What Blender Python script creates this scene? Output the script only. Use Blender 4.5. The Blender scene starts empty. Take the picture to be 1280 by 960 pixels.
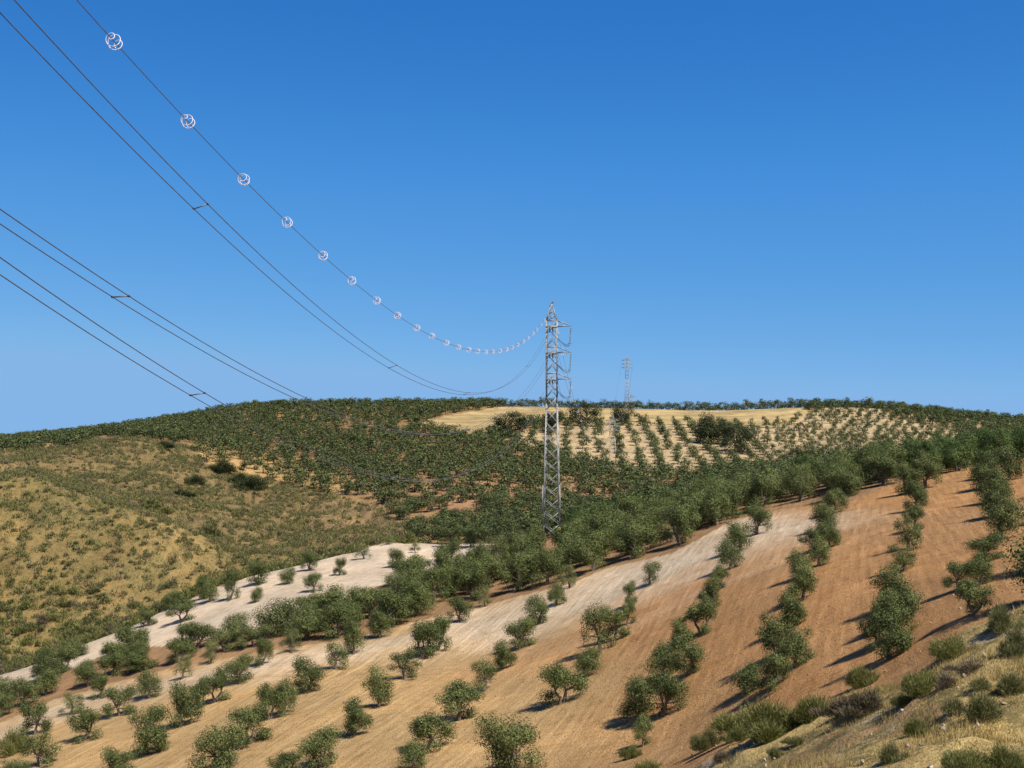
import bpy, math, random
import numpy as np
from mathutils import Vector, Matrix

# ------------------------------------------------------------------ camera, sky, sun
scene = bpy.context.scene
COL = scene.collection
F = 1600.0            # focal length in pixels of a 1280 wide picture
HZ = 530.0            # picture row of the true horizon
cam_data = bpy.data.cameras.new('camera')
cam = bpy.data.objects.new('camera', cam_data)
COL.objects.link(cam)
cam_data.sensor_width = 36.0
cam_data.lens = 36.0 * F / 1280.0
cam_data.shift_y = (HZ - 480.0) / 1280.0
cam_data.clip_start = 0.1
cam_data.clip_end = 20000.0
cam.location = (0, 0, 0)
cam.rotation_euler = (math.radians(90), 0, 0)
scene.camera = cam

SUN_EL = math.radians(54)
SUN_AZ = math.radians(136)       # clockwise from +Y (view direction): right, a little behind the camera
world = bpy.data.worlds.new('World')
scene.world = world
world.use_nodes = True
wn = world.node_tree
for n in list(wn.nodes): wn.nodes.remove(n)
w_out = wn.nodes.new('ShaderNodeOutputWorld')
w_bg = wn.nodes.new('ShaderNodeBackground')
w_sky = wn.nodes.new('ShaderNodeTexSky')
w_sky.sky_type = 'NISHITA'
w_sky.sun_disc = False
w_sky.sun_elevation = SUN_EL
w_sky.sun_rotation = SUN_AZ
w_sky.altitude = 900
w_sky.air_density = 1.0
w_sky.dust_density = 0.15
w_sky.ozone_density = 3.0
w_gam = wn.nodes.new('ShaderNodeGamma')
w_gam.inputs['Gamma'].default_value = 1.35
w_geo = wn.nodes.new('ShaderNodeTexCoord')
w_map = wn.nodes.new('ShaderNodeVectorMath'); w_map.operation = 'MULTIPLY_ADD'
w_map.inputs[1].default_value = (1, 1, 0.9); w_map.inputs[2].default_value = (0, 0, 0.16)
w_nrm = wn.nodes.new('ShaderNodeVectorMath'); w_nrm.operation = 'NORMALIZE'
wn.links.new(w_geo.outputs['Generated'], w_map.inputs[0])
wn.links.new(w_map.outputs[0], w_nrm.inputs[0])
wn.links.new(w_nrm.outputs[0], w_sky.inputs['Vector'])
w_mul = wn.nodes.new('ShaderNodeMix')
w_mul.data_type = 'RGBA'; w_mul.blend_type = 'MULTIPLY'
w_mul.inputs['Factor'].default_value = 1.0
w_mul.inputs[7].default_value = (0.62, 0.66, 0.70, 1)
w_bg.inputs['Strength'].default_value = 0.10
wn.links.new(w_sky.outputs[0], w_gam.inputs['Color'])
wn.links.new(w_gam.outputs[0], w_mul.inputs[6])
w_sep = wn.nodes.new('ShaderNodeSeparateColor'); w_com = wn.nodes.new('ShaderNodeCombineColor')
wn.links.new(w_mul.outputs[2], w_sep.inputs[0])
for k, (pw, gain) in enumerate(((1.9, 5.9 * .616), (0.88, 1.13 * .616), (0.33, 0.90 * .616))):      # deep clear-air blue, one curve per channel for the whole sky
    n0 = wn.nodes.new('ShaderNodeMath'); n0.operation = 'MULTIPLY'; n0.inputs[1].default_value = 0.1
    n1 = wn.nodes.new('ShaderNodeMath'); n1.operation = 'POWER'; n1.inputs[1].default_value = pw
    n2 = wn.nodes.new('ShaderNodeMath'); n2.operation = 'MULTIPLY'; n2.inputs[1].default_value = gain * 10
    n3 = wn.nodes.new('ShaderNodeMath'); n3.operation = 'MINIMUM'; n3.inputs[1].default_value = (1.45, 2.85, 4.9)[k]
    wn.links.new(w_sep.outputs[k], n0.inputs[0]); wn.links.new(n0.outputs[0], n1.inputs[0]); wn.links.new(n1.outputs[0], n2.inputs[0])
    wn.links.new(n2.outputs[0], n3.inputs[0]); wn.links.new(n3.outputs[0], w_com.inputs[k])
# the sky keeps deepening towards the zenith
w_xyz = wn.nodes.new('ShaderNodeSeparateXYZ'); w_mr = wn.nodes.new('ShaderNodeMapRange'); w_zen = wn.nodes.new('ShaderNodeVectorMath'); w_zen.operation = 'SCALE'
w_mr.inputs['From Min'].default_value = 0.18; w_mr.inputs['From Max'].default_value = 1.0; w_mr.inputs['To Min'].default_value = 1.0; w_mr.inputs['To Max'].default_value = 0.22
wn.links.new(w_geo.outputs['Generated'], w_xyz.inputs[0]); wn.links.new(w_xyz.outputs[2], w_mr.inputs[0])
wn.links.new(w_com.outputs[0], w_zen.inputs[0]); wn.links.new(w_mr.outputs[0], w_zen.inputs['Scale'])
wn.links.new(w_zen.outputs[0], w_bg.inputs['Color'])
wn.links.new(w_bg.outputs[0], w_out.inputs['Surface'])

sun_data = bpy.data.lights.new('sun', 'SUN')
sun_data.energy = 5.0
sun_data.angle = math.radians(0.5)
sun_data.color = (1.0, 0.93, 0.82)
sun = bpy.data.objects.new('sun', sun_data)
COL.objects.link(sun)
sd = Vector((math.sin(SUN_AZ) * math.cos(SUN_EL), math.cos(SUN_AZ) * math.cos(SUN_EL), math.sin(SUN_EL)))
sun.rotation_euler = sd.to_track_quat('Z', 'Y').to_euler()
sun.location = (60, -40, 80)

scene.view_settings.view_transform = 'Standard'
scene.view_settings.look = 'None'
scene.view_settings.exposure = 0.7
scene.view_settings.gamma = 1.0
scene.render.engine = 'CYCLES'
scene.cycles.max_bounces = 5
scene.cycles.diffuse_bounces = 2
scene.cycles.transparent_max_bounces = 4

RNG = np.random.default_rng(7)
random.seed(7)

# ------------------------------------------------------------------ helpers
def smooth(a, b, x):
    t = np.clip((x - a) / (b - a), 0, 1)
    return t * t * (3 - 2 * t)

def _hash(ix, iy, seed):
    n = (ix.astype(np.int64) * 374761393 + iy.astype(np.int64) * 668265263 + seed * 974634777) & 0xffffffff
    n = ((n ^ (n >> 13)) * 1274126177) & 0xffffffff
    n = n ^ (n >> 16)
    return (n & 0xffff) / 65535.0

def vnoise(x, y, scale, seed=0, octaves=3):
    x = np.asarray(x, float) / scale; y = np.asarray(y, float) / scale
    out = 0.0; amp = 1.0; tot = 0.0
    for o in range(octaves):
        ix = np.floor(x); iy = np.floor(y)
        fx = x - ix; fy = y - iy
        fx = fx * fx * (3 - 2 * fx); fy = fy * fy * (3 - 2 * fy)
        a = _hash(ix, iy, seed + o); b = _hash(ix + 1, iy, seed + o)
        c = _hash(ix, iy + 1, seed + o); d = _hash(ix + 1, iy + 1, seed + o)
        out = out + amp * ((a * (1 - fx) + b * fx) * (1 - fy) + (c * (1 - fx) + d * fx) * fy)
        tot += amp; amp *= 0.5; x = x * 2.03 + 5.1; y = y * 2.03 + 9.7
    return out / tot - 0.5

def in_poly(px, py, poly):
    px = np.asarray(px, float); py = np.asarray(py, float)
    inside = np.zeros(px.shape, bool)
    n = len(poly)
    for i in range(n):
        x0, y0 = poly[i]; x1, y1 = poly[(i + 1) % n]
        if y0 == y1: continue
        c = ((y0 > py) != (y1 > py)) & (px < (x1 - x0) * (py - y0) / (y1 - y0) + x0)
        inside ^= c
    return inside

# ------------------------------------------------------------------ terrain profile
# along each bearing (picture column) a profile of (depth, picture row) marks; z = (HZ-row)/F*depth
def zz(Y, py): return (HZ - py) / F * Y
KN = {
 -500: [(3,None),(20,1350),(38,1300),(70,1180),(120,1060),(150,985),(190,905),(205,905),(215,880),(290,600),(330,610),(380,585),(440,572),(520,568),(600,565)],
    0: [(3,None),(20,1250),(38,1230),(70,1120),(110,1010),(150,905),(200,842),(212,850),(222,832),(285,578),(320,592),(370,575),(430,563),(510,558),(600,554)],
  160: [(3,None),(20,1250),(38,1200),(66,1080),(100,1000),(150,878),(215,782),(226,788),(236,765),(275,630),(300,640),(340,615),(420,548),(510,545),(600,537)],
  320: [(3,None),(20,1220),(38,1160),(62,1070),(92,985),(140,858),(235,716),(246,723),(255,708),(272,690),(290,694),(350,640),(430,592),(520,545),(600,508)],
  480: [(3,None),(20,1200),(38,1130),(60,1050),(88,980),(140,836),(255,680),(268,685),(280,675),(298,662),(318,658),(355,628),(430,575),(520,530),(605,507)],
  600: [(3,None),(20,1180),(38,1110),(58,1040),(85,975),(140,824),(250,678),(265,681),(280,668),(300,654),(325,641),(360,620),(430,580),(520,533),(605,507)],
  690: [(3,None),(20,1170),(38,1090),(58,1030),(83,970),(140,792),(228,670),(248,675),(270,667),(300,652),(325,639),(360,618),(430,582),(520,533),(605,508)],
  800: [(3,None),(20,1150),(38,1060),(58,1000),(82,945),(140,752),(230,642),(250,650),(275,648),(300,641),(325,631),(360,614),(430,582),(520,536),(605,510)],
  900: [(3,None),(20,1100),(38,1000),(55,938),(76,915),(130,722),(232,618),(252,625),(280,627),(300,624),(325,619),(360,607),(430,580),(520,540),(605,513)],
 1000: [(3,None),(20,1060),(38,970),(52,895),(68,885),(120,703),(232,602),(252,608),(280,614),(300,613),(330,610),(370,600),(430,580),(520,545),(605,508)],
 1100: [(3,None),(20,1050),(34,970),(48,862),(63,855),(112,692),(210,586),(240,592),(280,600),(300,600),(330,598),(370,592),(430,578),(520,545),(605,509)],
 1200: [(3,None),(20,1040),(32,970),(48,785),(58,800),(100,690),(190,584),(215,587),(260,590),(290,590),(320,588),(360,582),(420,570),(510,548),(600,521)],
 1290: [(3,None),(20,1040),(32,970),(48,752),(58,765),(100,672),(190,570),(215,575),(260,580),(290,582),(320,580),(360,576),(420,566),(510,548),(600,531)],
 1800: [(3,None),(20,1000),(32,950),(48,700),(58,700),(100,620),(190,540),(215,545),(260,560),(290,570),(320,570),(360,566),(420,560),(510,550),(600,545)],
}
kpx = sorted(KN)
kY = np.array([[k[0] for k in KN[p]] + [720, 900] for p in kpx], float)
kZ = np.array([[-1.7 if k[1] is None else zz(*k) for k in KN[p]] + [zz(*KN[p][-1]) - 8, zz(*KN[p][-1]) - 25] for p in kpx], float)
GPX = np.arange(-2200, 3501, 10.0)
GY = np.arange(2, 901, 1.0)
G = np.zeros((len(GPX), len(GY)))
for i, p in enumerate(GPX):
    pc = min(max(p, kpx[0]), kpx[-1])
    ys = np.array([np.interp(pc, kpx, kY[:, j]) for j in range(kY.shape[1])])
    zs = np.array([np.interp(pc, kpx, kZ[:, j]) for j in range(kZ.shape[1])])
    G[i] = np.interp(GY, ys, zs)
def box(a, n, axis):
    k = np.ones(2 * n + 1) / (2 * n + 1)
    pad = [(0, 0), (0, 0)]; pad[axis] = (n, n)
    b = np.pad(a, pad, mode='edge')
    return np.apply_along_axis(lambda v: np.convolve(v, k, 'valid'), axis, b)
G = box(box(G, 3, 0), 3, 0)
Gs = box(box(G, 2, 1), 1, 1); Gl = box(box(G, 5, 1), 4, 1)
w = smooth(70, 130, GY)[None, :]
G = Gs * (1 - w) + Gl * w

CHALK = [(-60,850),(0,838),(60,815),(120,797),(170,776),(240,748),(320,712),(400,688),(480,676),(540,670),(600,674),(628,680),(600,700),(560,708),(500,724),(440,748),(400,768),(350,782),(300,793),(220,806),(150,812),(100,830),(50,852),(0,872),(-60,890)]
SCRUB2 = [(-300,600),(-100,575),(0,566),(60,560),(110,548),(168,545),(235,549),(262,582),(336,599),(430,623),(480,636),(500,655),(480,690),(300,720),(-300,900)]
HAY = [(515,531),(560,519),(640,507),(700,500),(1000,500),(1015,516),(985,529),(930,534),(860,530),(800,527),(760,528),(700,526),(650,533),(600,545),(560,541)]
CREAM = [(640,548),(700,530),(780,528),(860,530),(990,529),(1010,512),(1040,505),(1080,508),(1130,524),(1205,546),(1205,564),(1100,574),(1000,582),(900,590),(840,596),(790,592),(740,578),(680,566)]
REDLOW = [(485,612),(560,600),(700,604),(830,602),(1000,604),(1120,610),(1120,640),(900,650),(700,648),(560,640),(480,636)]
STRAW = [(236,549),(262,556),(330,572),(400,588),(440,600),(440,618),(336,599),(262,582)]
STRIP = [(-100,560),(0,557),(100,552),(110,560),(0,568),(-100,570)]
BANKLINE = ([780,830,860,930,1000,1060,1130,1160,1200,1290,1800], [1010,985,962,925,893,872,855,835,795,756,700])
PATH = ([-200,0,67,134,188,262,336,403,454,521,588,672,722,756,840,917,1011,1058,1119,1160,1223,1300], [960,905,877,858,843,829,816,806,798,779,762,742,728,713,694,652,632,632,606,600,590,575])

def masks(px, py, X, Y):
    nz = vnoise(X, Y, 14, 3, 3); nf = vnoise(X, Y, 3.0, 11, 3)
    qx = px + nz * 2200 / np.maximum(Y, 40); qy = py + nf * 1100 / np.maximum(Y, 40)
    m = {}
    crest = np.interp(px, kpx, kY[:, 6])
    near = Y < crest + 8
    m['bank'] = (Y < 64) & (((py > np.interp(px, *BANKLINE) + nf * 14) & (px > 700)) | (Y < 40))
    m['chalk'] = near & (Y > 110) & in_poly(px + nf * 10, py + nf * 5, CHALK)
    m['scrub1'] = (Y > crest + 2) & (Y < np.interp(px, kpx, kY[:, 10])) & (px < 520 + nz * 60)
    m['scrub2'] = (Y >= np.interp(px, kpx, kY[:, 10])) & (Y < 470) & in_poly(qx, qy, SCRUB2)
    far = Y > 330
    m['hay'] = far & in_poly(px + nf * 8, py + nf * 2, HAY)
    m['cream'] = far & in_poly(px + nz * 60, py + nf * 5, CREAM) & ~m['hay']
    m['redlow'] = (Y > 290) & in_poly(qx, qy, REDLOW)
    m['straw'] = far & (in_poly(qx, py, STRAW) | in_poly(qx, py, STRIP))
    return m

def row_of(z, Y): return HZ - z / Y * F
GX_ = (GPX[:, None] - 640) / F * GY[None, :]
GYY = np.broadcast_to(GY[None, :], G.shape)
GPP = np.broadcast_to(GPX[:, None], G.shape)
gm = masks(GPP, row_of(G, GYY), GX_, GYY)
scr = (gm['scrub1'] | gm['scrub2']).astype(float)
scr = box(box(scr, 2, 0), 3, 1)
bnk = box(gm['bank'].astype(float), 1, 1)
G = G + scr * (vnoise(GX_, GYY, 24, 21, 2) * 5.0 + vnoise(GX_, GYY, 6, 22, 2) * 0.9)
G = G + bnk * (smooth(8, 25, GYY)) * (vnoise(GX_, GYY, 5, 31, 3) * 0.8)
G = G + (1 - scr) * (1 - bnk) * (vnoise(GX_, GYY, 16, 41, 2) * 0.5)
# gullies in the scrub
gul = np.abs(vnoise(GX_ * 1.0, GYY * 0.35, 13, 51, 2)) * 2
G = G - scr * np.clip(0.25 - gul, 0, 1) * 7.0

def gz(px, Y):
    px = np.clip(np.asarray(px, float), GPX[0], GPX[-1]); Yc = np.clip(np.asarray(Y, float), 2, 900)
    i = (px - GPX[0]) / 10.0; j = Yc - 2
    i0 = np.clip(np.floor(i).astype(int), 0, len(GPX) - 2); j0 = np.clip(np.floor(j).astype(int), 0, len(GY) - 2)
    a = i - i0; b = j - j0
    z = (G[i0, j0] * (1 - a) + G[i0 + 1, j0] * a) * (1 - b) + (G[i0, j0 + 1] * (1 - a) + G[i0 + 1, j0 + 1] * a) * b
    return z - np.maximum(np.asarray(Y) - 900, 0) * 0.03
def ground(x, Y): return float(gz(640 + x / Y * F, Y))

def hit(px, py, y0=30.0, y1=700.0):
    """first place along the bearing px where the visible ground is at picture row py"""
    Y = np.arange(y0, y1, 0.25)
    r = row_of(gz(np.full(Y.shape, float(px)), Y), Y)
    k = np.argmax(r <= py)
    if r[k] > py: k = len(Y) - 1
    return Vector(((px - 640) / F * Y[k], Y[k], float(gz(px, Y[k]))))

HM = np.minimum.accumulate(np.where(GYY < 10, 9999, row_of(G, GYY)), axis=1)   # ground skyline so far, by bearing
def hidden(px, Y, z_top):
    """true when a thing whose top is z_top stands wholly behind nearer ground"""
    i = np.clip(((np.asarray(px) - GPX[0]) / 10).round().astype(int), 0, len(GPX) - 1)
    j = np.clip((np.asarray(Y) - 5).astype(int), 0, len(GY) - 1)
    return row_of(z_top, Y) > HM[i, j] + 1

# ------------------------------------------------------------------ materials
def newmat(name):
    m = bpy.data.materials.new(name); m.use_nodes = True
    nt = m.node_tree
    for n in list(nt.nodes): nt.nodes.remove(n)
    out = nt.nodes.new('ShaderNodeOutputMaterial')
    return m, nt, out
def N(nt, t, **kw):
    n = nt.nodes.new(t)
    for k, v in kw.items():
        if k in n.inputs: n.inputs[k].default_value = v
        else: setattr(n, k, v)
    return n
def ramp(nt, fac, stops):
    r = nt.nodes.new('ShaderNodeValToRGB')
    e = r.color_ramp.elements
    while len(e) < len(stops): e.new(0.5)
    for i, (p, c) in enumerate(stops):
        e[i].position = p; e[i].color = c if len(c) == 4 else (*c, 1)
    nt.links.new(fac, r.inputs[0]); return r.outputs[0]
def mixc(nt, a, b, fac, mode='MIX'):
    m = nt.nodes.new('ShaderNodeMix'); m.data_type = 'RGBA'; m.blend_type = mode
    for s, v in ((0, fac), (6, a), (7, b)):
        if hasattr(v, 'links') or isinstance(v, bpy.types.NodeSocket): nt.links.new(v, m.inputs[s])
        else: m.inputs[s].default_value = v if s == 0 else (*v[:3], 1)
    return m.outputs[2]
def math_(nt, op, a, b=0.0):
    m = nt.nodes.new('ShaderNodeMath'); m.operation = op
    for s, v in ((0, a), (1, b)):
        if isinstance(v, bpy.types.NodeSocket): nt.links.new(v, m.inputs[s])
        else: m.inputs[s].default_value = v
    return m.outputs[0]

def mat_ground():
    m, nt, out = newmat('soil')
    L = nt.links.new
    geo = N(nt, 'ShaderNodeNewGeometry'); P = geo.outputs['Position']
    colr = N(nt, 'ShaderNodeAttribute', attribute_name='soil').outputs['Color']
    fur = N(nt, 'ShaderNodeAttribute', attribute_name='furrow').outputs['Fac']
    rgh = N(nt, 'ShaderNodeAttribute', attribute_name='rough').outputs['Fac']
    def noise(scale, detail=5, rough=0.6, vec=P):
        n = N(nt, 'ShaderNodeTexNoise', Scale=scale, Detail=detail, Roughness=rough); L(vec, n.inputs['Vector']); return n.outputs['Fac']
    n1 = noise(0.09); n2 = noise(0.9, 6, 0.7); n3 = noise(5.0, 4, 0.7); n4 = noise(0.33, 5, 0.65); n5 = noise(13.0, 3, 0.7)
    # tilled lines: along the tree rows
    mp = N(nt, 'ShaderNodeMapping'); mp.inputs['Rotation'].default_value = (0, 0, math.radians(14)); L(P, mp.inputs['Vector'])
    wv = N(nt, 'ShaderNodeTexWave', Scale=0.34, Distortion=3.0, Detail=3.0); wv.inputs['Detail Scale'].default_value = 0.5
    L(mp.outputs[0], wv.inputs['Vector'])
    mp2 = N(nt, 'ShaderNodeMapping'); mp2.inputs['Rotation'].default_value = (0, 0, math.radians(-62)); L(P, mp2.inputs['Vector'])
    wv2 = N(nt, 'ShaderNodeTexWave', Scale=0.36, Distortion=4.0, Detail=3.0); wv2.inputs['Detail Scale'].default_value = 0.5
    L(mp2.outputs[0], wv2.inputs['Vector'])
    sel = ramp(nt, noise(0.045, 2, 0.5), [(0.46, (0, 0, 0)), (0.56, (1, 1, 1))])
    wave = mixc(nt, wv.outputs['Color'], wv2.outputs['Color'], sel)
    brk = ramp(nt, n4, [(0.38, (0, 0, 0)), (0.62, (1, 1, 1))])
    wf = math_(nt, 'MULTIPLY', math_(nt, 'MULTIPLY', wave, fur), brk)
    c = mixc(nt, colr, (1.32, 1.26, 1.2), ramp(nt, n1, [(0.42, (0, 0, 0)), (0.7, (1, 1, 1))]), 'MULTIPLY')
    c = mixc(nt, c, (0.74, 0.70, 0.66), ramp(nt, n4, [(0.5, (0, 0, 0)), (0.72, (1, 1, 1))]), 'MULTIPLY')
    c = mixc(nt, c, (0.72, 0.66, 0.60), math_(nt, 'MULTIPLY', ramp(nt, n2, [(0.5, (0, 0, 0)), (0.68, (1, 1, 1))]), 0.75), 'MULTIPLY')
    c = mixc(nt, c, (1.28, 1.28, 1.25), math_(nt, 'MULTIPLY', ramp(nt, n3, [(0.52, (0, 0, 0)), (0.72, (1, 1, 1))]), 0.7), 'MULTIPLY')
    c = mixc(nt, c, (1.30, 1.33, 1.38), math_(nt, 'MULTIPLY', wf, 0.55), 'MULTIPLY')
    vr = N(nt, 'ShaderNodeVectorRotate', rotation_type='Z_AXIS'); vr.inputs['Angle'].default_value = math.radians(16); L(P, vr.inputs['Vector'])
    mp3 = N(nt, 'ShaderNodeMapping'); mp3.inputs['Scale'].default_value = (1.0, 0.05, 0.05); L(vr.outputs[0], mp3.inputs['Vector'])
    st = noise(1.9, 5, 0.7, mp3.outputs[0])
    c = mixc(nt, c, (0.74, 0.70, 0.66), math_(nt, 'MULTIPLY', ramp(nt, st, [(0.50, (0, 0, 0)), (0.62, (1, 1, 1))]), math_(nt, 'MULTIPLY', fur, 0.6)), 'MULTIPLY')
    c = mixc(nt, c, (1.20, 1.22, 1.25), math_(nt, 'MULTIPLY', ramp(nt, st, [(0.36, (1, 1, 1)), (0.47, (0, 0, 0))]), fur), 'MULTIPLY')
    c = mixc(nt, c, (0.66, 0.60, 0.55), math_(nt, 'MULTIPLY', ramp(nt, n5, [(0.54, (0, 0, 0)), (0.66, (1, 1, 1))]), 0.55), 'MULTIPLY')
    dry = mixc(nt, (0.24, 0.18, 0.078), (0.11, 0.10, 0.038), ramp(nt, n2, [(0.4, (0, 0, 0)), (0.6, (1, 1, 1))]))
    c = mixc(nt, c, dry, math_(nt, 'MULTIPLY', rgh, ramp(nt, noise(0.5, 6, 0.75), [(0.47, (0, 0, 0)), (0.58, (1, 1, 1))])))
    b = N(nt, 'ShaderNodeBsdfPrincipled', Roughness=0.95); b.inputs['Specular IOR Level'].default_value = 0.1
    L(c, b.inputs['Base Color'])
    hsum = math_(nt, 'ADD', math_(nt, 'MULTIPLY', wf, 0.05), math_(nt, 'ADD', math_(nt, 'MULTIPLY', n2, 0.30), math_(nt, 'ADD', math_(nt, 'MULTIPLY', n3, 0.34), math_(nt, 'MULTIPLY', n5, 0.10))))
    bp = N(nt, 'ShaderNodeBump', Strength=0.85, Distance=1.0); L(hsum, bp.inputs['Height']); L(bp.outputs[0], b.inputs['Normal'])
    L(b.outputs[0], out.inputs[0]); return m

def mat_leaf(name, dark, light, trans=0.25, nscale=1.4):
    m, nt, out = newmat(name); L = nt.links.new
    geo = N(nt, 'ShaderNodeNewGeometry')
    oi = N(nt, 'ShaderNodeObjectInfo')
    n = N(nt, 'ShaderNodeTexNoise', Scale=nscale, Detail=3.0, Roughness=0.6); L(geo.outputs['Position'], n.inputs['Vector'])
    n2 = N(nt, 'ShaderNodeTexNoise', Scale=0.16, Detail=2.0); L(geo.outputs['Position'], n2.inputs['Vector'])
    f = math_(nt, 'ADD', math_(nt, 'MULTIPLY', n.outputs['Fac'], 0.55), math_(nt, 'MULTIPLY', geo.outputs['Random Per Island'], 0.45))
    c = mixc(nt, dark, light, ramp(nt, f, [(0.3, (0, 0, 0)), (0.68, (1, 1, 1))]))
    c = mixc(nt, c, (1.45, 1.38, 1.40), oi.outputs['Random'], 'MULTIPLY')
    c = mixc(nt, c, (0.78, 0.82, 0.80), ramp(nt, n2.outputs['Fac'], [(0.42, (0, 0, 0)), (0.58, (1, 1, 1))]), 'MULTIPLY')
    d = N(nt, 'ShaderNodeBsdfPrincipled', Roughness=0.6); d.inputs['Specular IOR Level'].default_value = 0.12
    t = N(nt, 'ShaderNodeBsdfTranslucent')
    L(c, d.inputs['Base Color']); L(mixc(nt, c, (1.2, 1.35, 0.7), 1.0, 'MULTIPLY'), t.inputs['Color'])
    mx = N(nt, 'ShaderNodeMixShader'); mx.inputs[0].default_value = trans
    L(d.outputs[0], mx.inputs[1]); L(t.outputs[0], mx.inputs[2]); L(mx.outputs[0], out.inputs[0]); return m

def mat_simple(name, c1, c2, scale=6.0, rough=0.8, metal=0.0, bump=0.0):
    m, nt, out = newmat(name); L = nt.links.new
    geo = N(nt, 'ShaderNodeNewGeometry')
    n = N(nt, 'ShaderNodeTexNoise', Scale=scale, Detail=4.0, Roughness=0.6); L(geo.outputs['Position'], n.inputs['Vector'])
    c = mixc(nt, c1, c2, ramp(nt, n.outputs['Fac'], [(0.35, (0, 0, 0)), (0.65, (1, 1, 1))]))
    b = N(nt, 'ShaderNodeBsdfPrincipled', Roughness=rough, Metallic=metal)
    L(c, b.inputs['Base Color'])
    if bump:
        bp = N(nt, 'ShaderNodeBump', Strength=bump, Distance=0.1); L(n.outputs['Fac'], bp.inputs['Height']); L(bp.outputs[0], b.inputs['Normal'])
    L(b.outputs[0], out.inputs[0]); return m

M_soil = mat_ground()
M_olive = mat_leaf('olive_leaf', (0.017, 0.027, 0.009), (0.130, 0.152, 0.050), 0.10)
M_olive_far = mat_leaf('olive_leaf_distant', (0.013, 0.021, 0.008), (0.085, 0.105, 0.038), 0.08, 0.8)
M_olive_pale = mat_leaf('olive_leaf_pale', (0.06, 0.072, 0.026), (0.16, 0.17, 0.068), 0.15)
M_young = mat_leaf('broad_leaf', (0.026, 0.048, 0.013), (0.095, 0.130, 0.038), 0.12)
M_oak = mat_leaf('oak_leaf', (0.014, 0.022, 0.009), (0.042, 0.054, 0.020), 0.06)
M_broom = mat_leaf('broom_twigs', (0.066, 0.074, 0.025), (0.195, 0.190, 0.066), 0.2)
M_greyb = mat_leaf('grey_scrub_twigs', (0.062, 0.068, 0.027), (0.165, 0.158, 0.068), 0.15)
M_dead = mat_leaf('dead_twigs', (0.05, 0.04, 0.028), (0.155, 0.12, 0.078), 0.1)
M_grass = mat_leaf('dry_grass', (0.15, 0.115, 0.045), (0.31, 0.24, 0.105), 0.2)
M_grassd = mat_leaf('dull_dry_grass', (0.11, 0.092, 0.038), (0.235, 0.19, 0.082), 0.12)
M_bark = mat_simple('olive_bark', (0.085, 0.062, 0.042), (0.20, 0.16, 0.12), 9, 0.95, 0, 0.6)
M_steel = mat_simple('galvanised_steel', (0.19, 0.19, 0.185), (0.28, 0.28, 0.27), 3, 0.55, 0.2)
M_wire = mat_simple('aluminium_cable', (0.07, 0.07, 0.075), (0.11, 0.11, 0.115), 3, 0.5, 0.2)
M_white = mat_simple('white_plastic', (0.56, 0.49, 0.53), (0.64, 0.58, 0.61), 8, 0.5)
M_glass = mat_simple('insulator_glass', (0.10, 0.12, 0.13), (0.2, 0.22, 0.22), 8, 0.25)
M_yellow = mat_simple('yellow_paint', (0.75, 0.62, 0.02), (0.8, 0.68, 0.05), 5, 0.5)
M_rock = mat_simple('pale_stone', (0.23, 0.18, 0.13), (0.37, 0.32, 0.25), 3, 0.9, 0, 0.5)

def mesh_np(name, verts, faces, mat, nper=4):
    """verts (n,3) array, faces (m,nper) array"""
    me = bpy.data.meshes.new(name)
    verts = np.asarray(verts, np.float32); faces = np.asarray(faces, np.int32)
    me.vertices.add(len(verts)); me.vertices.foreach_set('co', verts.ravel())
    me.loops.add(faces.size); me.loops.foreach_set('vertex_index', faces.ravel())
    me.polygons.add(len(faces))
    me.polygons.foreach_set('loop_start', np.arange(0, faces.size, nper, dtype=np.int32))
    me.polygons.foreach_set('loop_total', np.full(len(faces), nper, np.int32))
    me.materials.append(mat)
    me.update(calc_edges=True)
    return me

def link(name, data, parent=None, label=None, cat=None, group=None, kind=None):
    o = bpy.data.objects.new(name, data); COL.objects.link(o)
    if parent is not None: o.parent = parent
    if label: o['label'] = label
    if cat: o['category'] = cat
    if group: o['group'] = group
    if kind: o['kind'] = kind
    return o

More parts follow.
